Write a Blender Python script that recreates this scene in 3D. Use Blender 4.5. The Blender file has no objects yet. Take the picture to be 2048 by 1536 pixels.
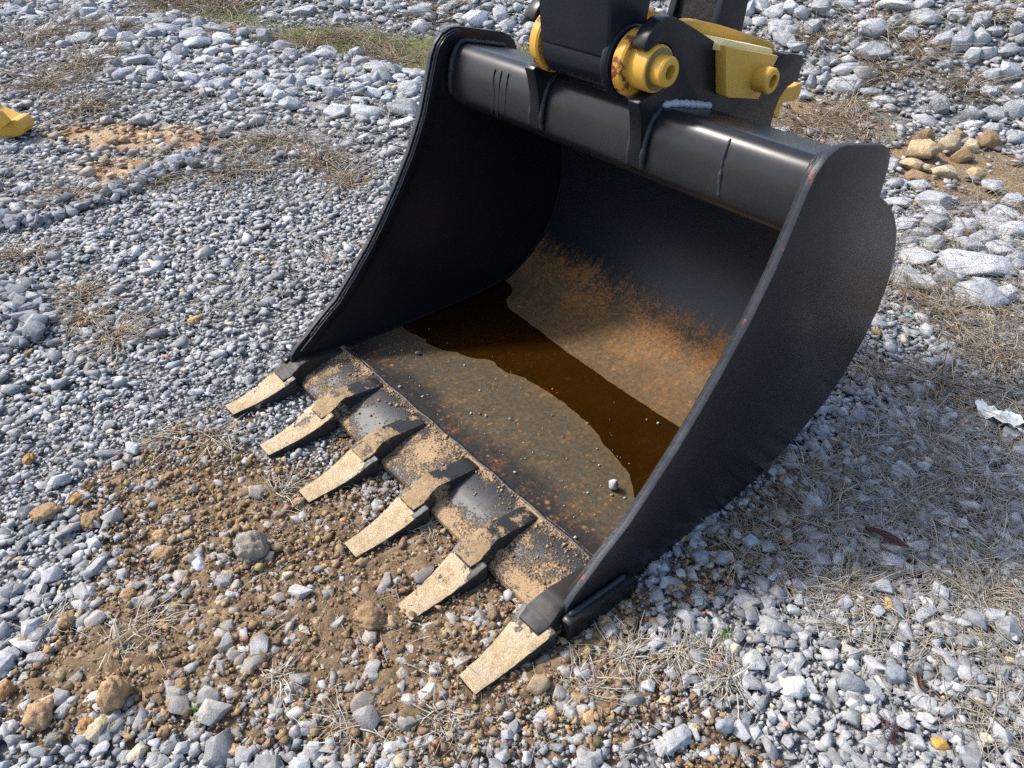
import bpy, bmesh, math, random
import numpy as np
from mathutils import Vector, Matrix

S = bpy.context.scene
random.seed(7)
rng = np.random.default_rng(11)

# ------------------------------------------------------------------ camera
CAM = np.array([1.425, 0.0, 1.60]); PSI, TH = -0.865, 0.66
cam_d = bpy.data.cameras.new("camera"); cam = bpy.data.objects.new("camera", cam_d)
S.collection.objects.link(cam); S.camera = cam
FW = np.array([math.sin(PSI)*math.cos(TH), math.cos(PSI)*math.cos(TH), -math.sin(TH)])
RT = np.array([math.cos(PSI), -math.sin(PSI), 0.0]); UP = np.cross(RT, FW)
cam.matrix_world = Matrix(((RT[0], UP[0], -FW[0], CAM[0]), (RT[1], UP[1], -FW[1], CAM[1]), (RT[2], UP[2], -FW[2], CAM[2]), (0, 0, 0, 1)))
cam_d.sensor_width = 36.0; cam_d.lens = 36.0*1500/2048
cam_d.clip_start = 0.05; cam_d.clip_end = 2000

# ------------------------------------------------------------------ light
SUN_AZ, SUN_EL = math.radians(30), math.radians(49)      # azimuth the light travels towards (from +x), elevation
w = bpy.data.worlds.new("World"); S.world = w; w.use_nodes = True
nt = w.node_tree; bg = nt.nodes["Background"]
sky = nt.nodes.new("ShaderNodeTexSky"); sky.sky_type = 'NISHITA'; sky.sun_disc = False
sky.sun_elevation = SUN_EL
sky.sun_rotation = math.atan2(-math.cos(SUN_AZ), -math.sin(SUN_AZ))
sky.air_density = 1.0; sky.dust_density = 2.5; sky.ozone_density = 1.0
nt.links.new(sky.outputs[0], bg.inputs[0]); bg.inputs[1].default_value = 0.15
sd = bpy.data.lights.new("sun", 'SUN'); sd.energy = 2.35; sd.angle = math.radians(8.0); sd.color = (1.0, 0.95, 0.88)
sun = bpy.data.objects.new("sun", sd); S.collection.objects.link(sun)
ld = Vector((math.cos(SUN_AZ)*math.cos(SUN_EL), math.sin(SUN_AZ)*math.cos(SUN_EL), -math.sin(SUN_EL)))
sun.rotation_euler = ld.to_track_quat('-Z', 'Y').to_euler(); sun.location = (-3, -3, 6)
S.view_settings.view_transform = 'Standard'; S.view_settings.look = 'None'
S.view_settings.gamma = 1.0; S.view_settings.use_curve_mapping = False
S.view_settings.exposure = 1.2
S.render.engine = 'CYCLES'
S.cycles.max_bounces = 6; S.cycles.transparent_max_bounces = 8
S.cycles.use_denoising = False; S.cycles.sample_clamp_indirect = 1.5; S.cycles.sample_clamp_direct = 12; S.cycles.blur_glossy = 1.0

COL = S.collection
G = -0.025                                   # gravel level

# ------------------------------------------------------------------ node helpers
def new_mat(name):
    m = bpy.data.materials.new(name); m.use_nodes = True
    t = m.node_tree; b = t.nodes["Principled BSDF"]
    return m, t, b
def N(t, kind, **kw):
    n = t.nodes.new(kind)
    for k, v in kw.items():
        if k in n.inputs.keys(): n.inputs[k].default_value = v
        else: setattr(n, k, v)
    return n
def objco(t): return t.nodes.new("ShaderNodeTexCoord").outputs["Object"]
def noise(t, scale, detail=4, rough=0.55, co=None, vec_scale=None):
    n = N(t, "ShaderNodeTexNoise", Scale=scale, Detail=detail, Roughness=rough)
    c = co if co is not None else objco(t)
    if vec_scale:
        mp = t.nodes.new("ShaderNodeMapping"); mp.inputs["Scale"].default_value = vec_scale
        t.links.new(c, mp.inputs[0]); c = mp.outputs[0]
    t.links.new(c, n.inputs["Vector"])
    return n.outputs["Fac"]
def ramp(t, fac, stops):
    r = t.nodes.new("ShaderNodeValToRGB"); e = r.color_ramp.elements
    while len(e) < len(stops): e.new(0.5)
    for el, (p, c) in zip(e, stops):
        el.position = p; el.color = (c, c, c, 1) if not isinstance(c, tuple) else (*c, 1)
    t.links.new(fac, r.inputs[0]); return r.outputs[0]
def math_(t, op, a, b=None, clamp=False):
    n = t.nodes.new("ShaderNodeMath"); n.operation = op; n.use_clamp = clamp
    for i, v in enumerate((a, b)):
        if v is None: continue
        if isinstance(v, (int, float)): n.inputs[i].default_value = v
        else: t.links.new(v, n.inputs[i])
    return n.outputs[0]
def mixc(t, fac, a, b, mode='MIX'):
    n = t.nodes.new("ShaderNodeMix"); n.data_type = 'RGBA'; n.blend_type = mode
    for s, v in ((0, fac), (6, a), (7, b)):
        if isinstance(v, (int, float)): n.inputs[s].default_value = v
        elif isinstance(v, tuple): n.inputs[s].default_value = (*v, 1)
        else: t.links.new(v, n.inputs[s])
    return n.outputs[2]
def bump(t, h, strength, dist, b, normal=None):
    n = N(t, "ShaderNodeBump", Strength=strength, Distance=dist)
    t.links.new(h, n.inputs["Height"])
    if normal is not None: t.links.new(normal, n.inputs["Normal"])
    t.links.new(n.outputs[0], b.inputs["Normal"]); return n.outputs[0]
def L(t, a, b): t.links.new(a, b)
def sep(t, co):
    s = t.nodes.new("ShaderNodeSeparateXYZ"); t.links.new(co, s.inputs[0]); return s.outputs
def mrange(t, v, a, b):
    n = N(t, "ShaderNodeMapRange"); n.interpolation_type = 'SMOOTHSTEP'
    t.links.new(v, n.inputs[0]); n.inputs[1].default_value = a; n.inputs[2].default_value = b
    return n.outputs[0]
def speck(t, scale, r0, r1, co=None, rand=1.0):
    """round specks: 1 at cell centres, 0 beyond r1 (r in object units x scale)"""
    v = N(t, "ShaderNodeTexVoronoi", Scale=scale, Randomness=rand)
    t.links.new(co if co is not None else objco(t), v.inputs["Vector"])
    return ramp(t, v.outputs["Distance"], [(0.0, 1.0), (r0, 1.0), (r1, 0.0)]), v.outputs["Color"]

# ------------------------------------------------------------------ materials
def paint(name, base, rough=(0.26, 0.42), dust=0.25, dustcol=(0.16, 0.13, 0.10), bumpk=0.05, rust=0.0, coat=0.0, spec=.2):
    m, t, b = new_mat(name); co = objco(t)
    n1 = noise(t, 3.0, 5, .6, co); n2 = noise(t, 45.0, 6, .7, co); n3 = noise(t, 260, 3, .6, co)
    c = mixc(t, math_(t, 'MULTIPLY', ramp(t, n1, [(.35, 0.0), (.75, 1.0)]), dust*0.35), base, dustcol)
    d2 = ramp(t, math_(t, 'ADD', math_(t, 'MULTIPLY', n2, .7), math_(t, 'MULTIPLY', n3, .3)), [(.60, 0.0), (.72, 1.0)])
    c = mixc(t, math_(t, 'MULTIPLY', d2, dust*0.30), c, dustcol)
    if rust > 0:
        r = ramp(t, noise(t, 22.0, 7, .7, co), [(.62-.1*rust, 0.0), (.66-.1*rust, 1.0)])
        c = mixc(t, r, c, mixc(t, n3, (.10, .025, .012), (.23, .075, .03)))
    L(t, c, b.inputs["Base Color"])
    rr = N(t, "ShaderNodeMapRange"); t.links.new(n2, rr.inputs[0]); rr.inputs[3].default_value = rough[0]; rr.inputs[4].default_value = rough[1]
    L(t, rr.outputs[0], b.inputs["Roughness"])
    hh = math_(t, 'ADD', math_(t, 'MULTIPLY', n2, .4), math_(t, 'MULTIPLY', noise(t, 6, 3, .5, co), 2.2))
    bump(t, hh, bumpk, .01, b)
    b.inputs["Coat Weight"].default_value = coat; b.inputs["Specular IOR Level"].default_value = spec
    return m
M_BLACK = paint("black_paint", (.007, .008, .011), rough=(.22, .38), dust=.12, bumpk=.06)
M_PLATE = paint("satin_black_plate_paint", (.008, .009, .012), rough=(.26, .36), dust=.05, bumpk=.004, spec=.26)
M_TUBE = paint("black_tube_paint", (.008, .009, .011), rough=(.24, .36), dust=.14, dustcol=(.20, .18, .16), bumpk=.03, spec=.28)
M_ARM = paint("arm_navy_black_paint", (.007, .010, .017), rough=(.20, .34), dust=.15, bumpk=.05)
M_WELD = paint("painted_weld_steel", (.012, .015, .020), rough=(.25, .45), dust=.35, dustcol=(.16, .16, .17), bumpk=.35)
M_WELDB = paint("bare_weld_steel", (.30, .33, .36), rough=(.3, .5), dust=.6, dustcol=(.25, .25, .25), bumpk=.6, spec=.5)
M_WELDD = paint("black_weld", (.006, .007, .010), rough=(.55, .7), dust=.1, bumpk=.2, spec=.12)
M_EDGE = paint("worn_edge_paint", (.012, .015, .021), rough=(.32, .5), dust=.45, dustcol=(.17, .17, .18), bumpk=.3, rust=.12)
M_YEL = paint("yellow_paint", (.60, .335, .052), rough=(.32, .5), dust=.5, dustcol=(.20, .13, .05), bumpk=.05)
M_YELR = paint("chipped_yellow_paint", (.56, .30, .045), rough=(.35, .6), dust=.9, dustcol=(.22, .13, .05), bumpk=.2, rust=1.0)
M_YELW = paint("pale_weld_yellow_paint", (.80, .62, .29), rough=(.3, .5), dust=.3, dustcol=(.3, .2, .08), bumpk=.5)
M_ADBLK = paint("dull_black_adapter_paint", (.009, .010, .012), rough=(.42, .62), dust=.5, dustcol=(.22, .17, .11), bumpk=.2, spec=.25)
M_TEX = paint("textured_black_cast", (.012, .012, .014), rough=(.45, .65), dust=.3, bumpk=.9)

def soil_on_paint(name, kind):
    """black steel carrying dried tan soil; kind: tooth (thick on top), lip (smeared), adapter"""
    m, t, b = new_mat(name); co = objco(t)
    geo = t.nodes.new("ShaderNodeNewGeometry"); nz = sep(t, geo.outputs["Normal"])[2]
    oi = t.nodes.new("ShaderNodeObjectInfo")
    off = t.nodes.new("ShaderNodeVectorMath"); off.operation = 'ADD'
    sc = t.nodes.new("ShaderNodeVectorMath"); sc.operation = 'SCALE'; t.links.new(oi.outputs["Location"], sc.inputs[0]); sc.inputs[3].default_value = 5.0
    t.links.new(co, off.inputs[0]); t.links.new(sc.outputs[0], off.inputs[1]); c2 = off.outputs[0]
    big = noise(t, 14 if kind != 'lip' else 5.5, 6, .62, c2); fine = noise(t, 150, 6, .75, c2); grain = noise(t, 520, 3, .7, c2)
    if kind == 'tooth':
        up = mrange(t, nz, .05, .6)
        f = math_(t, 'ADD', math_(t, 'MULTIPLY', up, .42), math_(t, 'ADD', math_(t, 'MULTIPLY', math_(t, 'SUBTRACT', big, .5), 1.5), .5))
        f = math_(t, 'ADD', f, math_(t, 'MULTIPLY', math_(t, 'SUBTRACT', fine, .5), .5))
        yy = sep(t, co)
        f = math_(t, 'SUBTRACT', f, math_(t, 'MULTIPLY', mrange(t, yy[1], .68, .755), .26))
        f = math_(t, 'SUBTRACT', f, math_(t, 'MULTIPLY', mrange(t, math_(t, 'ABSOLUTE', yy[0]), .030, .062), .20))
        mask = ramp(t, f, [(.62, 0.0), (.69, 1.0)])
        soil = mixc(t, ramp(t, math_(t, 'ADD', math_(t, 'MULTIPLY', fine, .6), math_(t, 'MULTIPLY', noise(t, 48, 5, .7, c2), .4)), [(.38, 0.0), (.60, 1.0)]), (.27, .185, .095), (.55, .43, .26))
        soil = mixc(t, ramp(t, noise(t, 10, 5, .65, c2), [(.45, 0.0), (.65, .7)]), soil, mixc(t, fine, (.36, .29, .20), (.60, .53, .41)))
    elif kind == 'adapter':
        up = mrange(t, nz, .2, .8); yy = sep(t, co)[1]
        f = math_(t, 'ADD', math_(t, 'MULTIPLY', up, .18), math_(t, 'ADD', math_(t, 'MULTIPLY', math_(t, 'SUBTRACT', big, .5), 1.9), .5))
        f = math_(t, 'ADD', f, math_(t, 'MULTIPLY', mrange(t, yy, .90, .80), .34))
        f = math_(t, 'ADD', f, math_(t, 'MULTIPLY', math_(t, 'SUBTRACT', fine, .5), .45))
        mask = ramp(t, f, [(.84, 0.0), (.93, 1.0)])
        soil = mixc(t, ramp(t, math_(t, 'ADD', math_(t, 'MULTIPLY', fine, .6), math_(t, 'MULTIPLY', noise(t, 48, 5, .7, c2), .4)), [(.38, 0.0), (.60, 1.0)]), (.15, .092, .044), (.36, .255, .14))
    else:
        f = math_(t, 'ADD', big, math_(t, 'MULTIPLY', math_(t, 'SUBTRACT', fine, .5), .55))
        yy = sep(t, co)
        f = math_(t, 'ADD', f, math_(t, 'MULTIPLY', mrange(t, yy[1], .87, .80), .07))
        f = math_(t, 'ADD', f, math_(t, 'MULTIPLY', mrange(t, yy[1], .94, .975), .10))
        mask = ramp(t, f, [(.505, 0.0), (.585, .95)])
        soil = mixc(t, fine, (.27, .165, .085), (.47, .33, .18))
    soil = mixc(t, ramp(t, grain, [(.45, .0), (.66, .75)]), soil, (.24, .17, .10))
    base = mixc(t, ramp(t, fine, [(.4, 0.0), (.8, .3)]), (.012, .013, .016), (.07, .065, .06))
    if kind == 'lip':
        streak = noise(t, 8, 5, .7, co, (14, 1.5, 6)); base = mixc(t, ramp(t, streak, [(.45, 0.0), (.75, .25)]), base, (.07, .072, .077))
    L(t, mixc(t, mask, base, soil), b.inputs["Base Color"])
    L(t, math_(t, 'ADD', math_(t, 'MULTIPLY', mask, .45), .50), b.inputs["Roughness"])
    h = math_(t, 'ADD', math_(t, 'MULTIPLY', mask, math_(t, 'ADD', math_(t, 'MULTIPLY', fine, .8), math_(t, 'MULTIPLY', grain, .45))), math_(t, 'MULTIPLY', fine, .06))
    bump(t, h, .75, .006, b)
    return m
M_TOOTH = soil_on_paint("tan_soil_on_tooth", 'tooth')
M_ADAPT = soil_on_paint("tan_soil_on_adapter", 'adapter')
M_LIP = soil_on_paint("tan_soil_on_lip", 'lip')

def shell_mat():
    """black paint above, brown silt stain and rust spots where water has stood"""
    m, t, b = new_mat("rust_stained_shell"); co = objco(t); xyz = sep(t, co)
    big = noise(t, 4.5, 5, .6, co); fine = noise(t, 60, 6, .7, co); grain = noise(t, 300, 4, .7, co)
    streak = noise(t, 9, 6, .7, co, (3.5, .8, 1.2))
    zz = math_(t, 'ADD', xyz[2], math_(t, 'MULTIPLY', math_(t, 'SUBTRACT', streak, .5), .20))
    zz = math_(t, 'ADD', zz, math_(t, 'MULTIPLY', math_(t, 'SUBTRACT', fine, .5), .07))
    stain = mrange(t, zz, .185, .075)
    front = mrange(t, math_(t, 'ADD', xyz[1], math_(t, 'MULTIPLY', math_(t, 'SUBTRACT', big, .5), .25)), .985, 1.14)   # cleaner strip behind the lip weld
    stain = math_(t, 'MULTIPLY', stain, math_(t, 'ADD', math_(t, 'MULTIPLY', front, .78), .22))
    silt = mixc(t, ramp(t, fine, [(.3, 0.0), (.7, 1.0)]), (.036, .028, .017), (.082, .066, .042))
    silt = mixc(t, mrange(t, xyz[1], 1.25, 1.7), silt, mixc(t, ramp(t, fine, [(.3, 0.0), (.7, 1.0)]), (.060, .037, .016), (.140, .088, .042)))
    silt = mixc(t, mrange(t, xyz[2], .0325, .027), silt, mixc(t, big, (.070, .044, .016), (.135, .080, .026)))
    rust_zone = mrange(t, math_(t, 'ABSOLUTE', math_(t, 'SUBTRACT', zz, .115)), .085, .0)
    rs = ramp(t, math_(t, 'ADD', math_(t, 'MULTIPLY', noise(t, 85, 7, .8, co), .65), math_(t, 'MULTIPLY', big, .35)), [(.47, 0.0), (.54, 1.0)])
    paintc = mixc(t, ramp(t, grain, [(.55, 0.0), (.75, .35)]), (.010, .012, .017), (.06, .055, .05))
    c = mixc(t, stain, paintc, silt)
    c = mixc(t, math_(t, 'MULTIPLY', math_(t, 'MULTIPLY', rs, rust_zone), .85), c, (.30, .125, .030))
    pit, _ = speck(t, 55, .12, .26, co); pgate = ramp(t, noise(t, 12, 4, .6, co), [(.5, 0.0), (.6, 1.0)])
    c = mixc(t, math_(t, 'MULTIPLY', math_(t, 'MULTIPLY', pit, pgate), mrange(t, zz, .06, .12)), c, (.018, .012, .010))
    s1, _ = speck(t, 42, .06, .30, co); s2, cc = speck(t, 17, .04, .17, co)
    gate = ramp(t, noise(t, 7, 4, .6, co), [(.47, 0.0), (.62, .8)])
    rz = mrange(t, xyz[2], .10, .05)
    c = mixc(t, math_(t, 'MULTIPLY', math_(t, 'MULTIPLY', math_(t, 'MULTIPLY', s1, gate), rz), math_(t, 'MULTIPLY', fine, 1.5)), c, (.36, .15, .035))
    c = mixc(t, math_(t, 'MULTIPLY', math_(t, 'MULTIPLY', s2, math_(t, 'MULTIPLY', rz, gate)), .9), c, (.42, .19, .05))
    s3, _ = speck(t, 120, .04, .16, co)
    c = mixc(t, math_(t, 'MULTIPLY', math_(t, 'MULTIPLY', s3, stain), .55), c, (.34, .28, .2))
    L(t, c, b.inputs["Base Color"])
    L(t, math_(t, 'ADD', math_(t, 'MULTIPLY', stain, .28), math_(t, 'ADD', .30, math_(t, 'MULTIPLY', fine, .12))), b.inputs["Roughness"])
    bump(t, math_(t, 'ADD', math_(t, 'MULTIPLY', fine, .4), math_(t, 'MULTIPLY', grain, .3)), .14, .006, b)
    b.inputs["Specular IOR Level"].default_value = .22
    return m
M_SHELL = shell_mat()

def water_mat():
    m, t, b = new_mat("rusty_water"); t.nodes.remove(b)
    out = t.nodes["Material Output"]
    tr = t.nodes.new("ShaderNodeBsdfTransparent"); tr.inputs[0].default_value = (.47, .37, .19, 1)
    gl = t.nodes.new("ShaderNodeBsdfGlossy"); gl.inputs["Roughness"].default_value = .02
    fr = t.nodes.new("ShaderNodeFresnel"); fr.inputs[0].default_value = 1.33
    mx = t.nodes.new("ShaderNodeMixShader")
    L(t, fr.outputs[0], mx.inputs[0]); L(t, tr.outputs[0], mx.inputs[1]); L(t, gl.outputs[0], mx.inputs[2]); L(t, mx.outputs[0], out.inputs[0])
    return m
M_WATER = water_mat()

def rock_mat(name, vein=0.5, scale=1.0, bumpk=.6):
    """stone; every stone carries its own colour in the point attribute 'tint'"""
    m, t, b = new_mat(name); co = objco(t)
    at = t.nodes.new("ShaderNodeAttribute"); at.attribute_name = "tint"
    n1 = noise(t, 22*scale, 6, .65, co); n2 = noise(t, 130*scale, 5, .7, co); n3 = noise(t, 6*scale, 4, .6, co)
    k = math_(t, 'ADD', math_(t, 'MULTIPLY', n1, .7), math_(t, 'MULTIPLY', n2, .5))
    c = mixc(t, 1.0, at.outputs["Color"], ramp(t, k, [(.40, (.50, .51, .53)), (.60, (.98, .98, .98)), (.80, (1.4, 1.38, 1.35))]), 'MULTIPLY')
    if vein:
        v = ramp(t, noise(t, 9*scale, 7, .75, co, (1, 1, 2.2)), [(.47, 0.0), (.5, 1.0), (.53, 0.0)])
        c = mixc(t, math_(t, 'MULTIPLY', v, vein), c, mixc(t, 1.0, at.outputs["Color"], (1.5, 1.5, 1.5), 'MULTIPLY'))
        c = mixc(t, ramp(t, n3, [(.5, 0.0), (.75, .55)]), c, (.50, .50, .49))
    L(t, c, b.inputs["Base Color"]); b.inputs["Roughness"].default_value = .88; b.inputs["Specular IOR Level"].default_value = .25
    h = math_(t, 'ADD', math_(t, 'MULTIPLY', n1, 1.0), math_(t, 'MULTIPLY', n2, .35))
    bump(t, h, bumpk, .02/scale, b)
    return m
M_STONE = rock_mat("crushed_limestone", 0.0, 2.2, .5)
M_ROCK = rock_mat("pale_riprap_stone", .45, .9, 1.0)
M_CLOD = rock_mat("dry_clay", 0.0, 2.0, 1.0)

def flat_mat(name, col, var=.35, rough=.85, attr=False):
    m, t, b = new_mat(name); co = objco(t); n = noise(t, 30, 4, .6, co)
    base = col
    if attr:
        a = t.nodes.new("ShaderNodeAttribute"); a.attribute_name = "tint"; base = a.outputs["Color"]
    L(t, mixc(t, 1.0, base, ramp(t, n, [(.3, 1-var), (.7, 1+var*.4)]), 'MULTIPLY'), b.inputs["Base Color"])
    b.inputs["Roughness"].default_value = rough
    return m
M_GRASS = flat_mat("dead_grass", (0, 0, 0), attr=True)
M_LEAF = flat_mat("brown_leaf", (.12, .045, .022), rough=.55)

def ground_mat():
    m, t, b = new_mat("gravel_ground"); co = objco(t)
    at = t.nodes.new("ShaderNodeAttribute"); at.attribute_name = "soil"       # r soil, g rust sand, b moss
    s = t.nodes.new("ShaderNodeSeparateColor"); L(t, at.outputs["Color"], s.inputs[0])
    v = N(t, "ShaderNodeTexVoronoi", Scale=70.0); L(t, co, v.inputs["Vector"])
    n1 = noise(t, 3, 5, .6, co); n2 = noise(t, 90, 5, .7, co)
    vc = t.nodes.new("ShaderNodeSeparateColor"); L(t, v.outputs["Color"], vc.inputs[0])
    grey = mixc(t, vc.outputs[0], (.15, .152, .153), (.31, .31, .308))
    grey = mixc(t, ramp(t, v.outputs["Distance"], [(.4, 0.0), (.8, .6)]), grey, (.13, .13, .128))
    brown = mixc(t, n2, (.11, .072, .040), (.31, .22, .13))
    def msk(o, a=.5):
        return ramp(t, math_(t, 'ADD', math_(t, 'MULTIPLY', math_(t, 'SUBTRACT', n2, .5), .9), o), [(a-.12, 0.0), (a+.12, 1.0)])
    c = mixc(t, msk(s.outputs[0], .42), grey, brown)
    c = mixc(t, msk(s.outputs[1], .5), c, mixc(t, ramp(t, noise(t, 4.5, 4, .6, co), [(.42, 0.0), (.56, 1.0)]), (.36, .285, .19), (.29, .165, .085)))
    c = mixc(t, msk(s.outputs[2], .55), c, mixc(t, n1, (.075, .10, .022), (.16, .17, .05)))
    L(t, c, b.inputs["Base Color"]); b.inputs["Roughness"].default_value = .95; b.inputs["Specular IOR Level"].default_value = .15
    h = math_(t, 'ADD', math_(t, 'MULTIPLY', v.outputs["Distance"], -.9), math_(t, 'MULTIPLY', n2, .5))
    bump(t, h, .9, .012, b)
    return m
M_GROUND = ground_mat()

# ------------------------------------------------------------------ object helpers
def tag(o, label=None, cat=None, group=None, kind=None):
    for k, v in (("label", label), ("category", cat), ("group", group), ("kind", kind)):
        if v: o[k] = v
    return o
def thing(name, label, cat, loc, group=None):
    o = bpy.data.objects.new(name, None); COL.objects.link(o); o.location = loc; o.empty_display_size = .1
    return tag(o, label, cat, group)
def link(name, me, mats, parent=None, smooth=None):
    o = bpy.data.objects.new(name, me); COL.objects.link(o)
    for m in (mats if isinstance(mats, (list, tuple)) else [mats]):
        if m and m.name not in [x.name for x in me.materials if x]: me.materials.append(m)
    if parent is not None:
        o.parent = parent
        p = parent; off = Vector((0, 0, 0))
        while p is not None: off += p.location; p = p.parent
        o.location = -off                      # meshes are modelled in place
    if smooth is not None: shade(me, smooth)
    return o
def shade(me, deg):
    me.polygons.foreach_set("use_smooth", [True]*len(me.polygons))
    bm = bmesh.new(); bm.from_mesh(me); a = math.radians(deg)
    for e in bm.edges:
        e.smooth = not (len(e.link_faces) == 2 and e.calc_face_angle(0) > a)
    bm.to_mesh(me); bm.free()
def mesh_from(verts, faces, name="mesh"):
    me = bpy.data.meshes.new(name); me.from_pydata([tuple(map(float, v)) for v in verts], [], faces); me.validate(); me.update(); return me
def bm_mesh(bm, name="mesh"):
    bmesh.ops.recalc_face_normals(bm, faces=bm.faces[:])
    me = bpy.data.meshes.new(name); bm.to_mesh(me); bm.free(); return me
def bevel(bm, w, seg=2, ang=35):
    es = [e for e in bm.edges if len(e.link_faces) == 2 and e.calc_face_angle(0) > math.radians(ang)]
    if es: bmesh.ops.bevel(bm, geom=es, offset=w, segments=seg, affect='EDGES', profile=.6, clamp_overlap=True)
def prism_bm(poly, x0, x1, bev=0.0, seg=2, ang=35):
    """polygon in (y, z) extruded along x"""
    bm = bmesh.new(); n = len(poly)
    a = [bm.verts.new((x0, y, z)) for y, z in poly]; b = [bm.verts.new((x1, y, z)) for y, z in poly]
    bm.faces.new(a); bm.faces.new(b[::-1])
    for i in range(n):
        j = (i+1) % n; bm.faces.new((a[j], a[i], b[i], b[j]))
    bmesh.ops.recalc_face_normals(bm, faces=bm.faces[:])
    if bev: bevel(bm, bev, seg, ang)
    return bm
def prism(poly, x0, x1, bev=0.0, seg=2, ang=35): return bm_mesh(prism_bm(poly, x0, x1, bev, seg, ang))
def rounded(pts, it=2, keep=()):
    """Chaikin corner cutting of a closed polygon"""
    for _ in range(it):
        q = []
        n = len(pts)
        for i in range(n):
            p0, p1 = pts[i], pts[(i+1) % n]
            q += [(p0[0]*.75+p1[0]*.25, p0[1]*.75+p1[1]*.25), (p0[0]*.25+p1[0]*.75, p0[1]*.25+p1[1]*.75)]
        pts = q
    return pts
def spline(pts, n):
    """Catmull-Rom through open list of points, n samples per span"""
    P = [np.array(p, float) for p in pts]; P = [2*P[0]-P[1]]+P+[2*P[-1]-P[-2]]; out = []
    for i in range(1, len(P)-2):
        for k in range(n):
            u = k/n
            out.append(.5*((2*P[i])+(-P[i-1]+P[i+1])*u+(2*P[i-1]-5*P[i]+4*P[i+1]-P[i+2])*u*u+(-P[i-1]+3*P[i]-3*P[i+1]+P[i+2])*u**3))
    out.append(P[-2]); return out
def tube_mesh(path, r, sides=7, wob=.25, step=.006, seed=0):
    """bumpy bead (weld) along a 3-D path"""
    rg = np.random.default_rng(seed)
    P = [np.array(p, float) for p in path]; Q = [P[0]]
    for a, b in zip(P[:-1], P[1:]):
        d = np.linalg.norm(b-a); k = max(1, int(d/step))
        for i in range(1, k+1): Q.append(a+(b-a)*i/k)
    V = []; F = []
    for i, p in enumerate(Q):
        d = Q[min(i+1, len(Q)-1)]-Q[max(i-1, 0)]; d /= (np.linalg.norm(d)+1e-9)
        a = np.cross(d, (0.31, .2, .93)); a /= (np.linalg.norm(a)+1e-9); b = np.cross(d, a)
        rr = r*(1+wob*(rg.random()-.5)+.20*abs(math.sin(i*1.05)))*(1 if sides < 7 else .85)
        if i in (0, len(Q)-1): rr *= .35
        for k in range(sides):
            t = 2*math.pi*k/sides; V.append(p+rr*(a*math.cos(t)+b*math.sin(t)))
    for i in range(len(Q)-1):
        for k in range(sides):
            F.append((i*sides+k, i*sides+(k+1) % sides, (i+1)*sides+(k+1) % sides, (i+1)*sides+k))
    F.append(tuple(range(sides))[::-1]); F.append(tuple(range((len(Q)-1)*sides, len(Q)*sides)))
    return mesh_from(V, F)
def weld(path, r, parent, seed=0, mat=None, wob=.3):
    return link("weld_bead", tube_mesh(path, r, 7, wob, .007, seed), mat or M_WELD, parent, 80)
def lathe_x(prof, cy, cz, seg=40):
    """profile [(x, r)...] revolved about the x axis through (cy, cz)"""
    V = []; F = []
    for x, r in prof:
        for k in range(seg):
            t = 2*math.pi*k/seg; V.append((x, cy+r*math.cos(t), cz+r*math.sin(t)))
    n = len(prof)
    for i in range(n-1):
        for k in range(seg): F.append((i*seg+k, i*seg+(k+1) % seg, (i+1)*seg+(k+1) % seg, (i+1)*seg+k))
    if prof[0][1] > 1e-4: F.append(tuple(range(seg))[::-1])
    if prof[-1][1] > 1e-4: F.append(tuple(range((n-1)*seg, n*seg)))
    me = mesh_from(V, F); bm = bmesh.new(); bm.from_mesh(me); bmesh.ops.remove_doubles(bm, verts=bm.verts[:], dist=1e-6)
    return bm_mesh(bm)

# ------------------------------------------------------------------ value noise and masks (numpy)
_lat = rng.random((256, 256))
def vnoise(x, y, s):
    x = np.asarray(x)*s+100; y = np.asarray(y)*s+100
    i = np.floor(x).astype(int); j = np.floor(y).astype(int); fx = x-i; fy = y-j
    fx = fx*fx*(3-2*fx); fy = fy*fy*(3-2*fy)
    def a(p, q): return _lat[p % 256, q % 256]
    return (a(i, j)*(1-fx)+a(i+1, j)*fx)*(1-fy)+(a(i, j+1)*(1-fx)+a(i+1, j+1)*fx)*fy
def fbm(x, y, s): return (vnoise(x, y, s)*.55+vnoise(x, y, s*2.1)*.28+vnoise(x, y, s*4.3)*.17)
TX = [-14, -9, -7.2, -5.85, -4.3, -2.5, -1.2, -.4, .5, 3, 8]; TY = [2.7, 2.9, 3.1, 3.35, 4.25, 4.8, 5.05, 5.3, 5.7, 6.3, 7]
def toe(x): return np.interp(x, TX, TY)                       # foot of the far bank
def height(x, y):
    x = np.asarray(x, float); y = np.asarray(y, float)
    d = y-toe(x)
    h = G+np.where(d > 0, np.clip(.45*(np.sqrt(np.maximum(d, 0)**2+.04)-.2), 0, 2.2), 0)
    far = np.clip((np.hypot(x-.1, y-1.0)-1.2)/1.5, 0, 1)
    return h+far*(fbm(x, y, .9)-.5)*.07
def ell(x, y, cx, cy, rx, ry, rot=0):
    c, s = math.cos(rot), math.sin(rot); dx, dy = x-cx, y-cy
    return 1.35-np.hypot((dx*c+dy*s)/rx, (-dx*s+dy*c)/ry)
def soil_mask(x, y):
    m = np.maximum.reduce([ell(x, y, .12, .42, .68, .42, .15), ell(x, y, -.30, .32, .42, .30, 0), ell(x, y, .30, .80, .75, .25, 0)*.9,
                           ell(x, y, .05, 0.0, .28, .22, .5)*.75, ell(x, y, .80, 1.5, .08, .42, 0)*.62,
                           ell(x, y, .15, 4.65, .95, .55, .1), ell(x, y, -1.2, 4.7, .9, .4, .2)*.8, ell(x, y, -4.2, 3.6, 1.9, .45, .45)*.8])
    return np.clip(m+(fbm(x, y, 3.2)-.5)*1.1, 0, 1)
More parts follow.
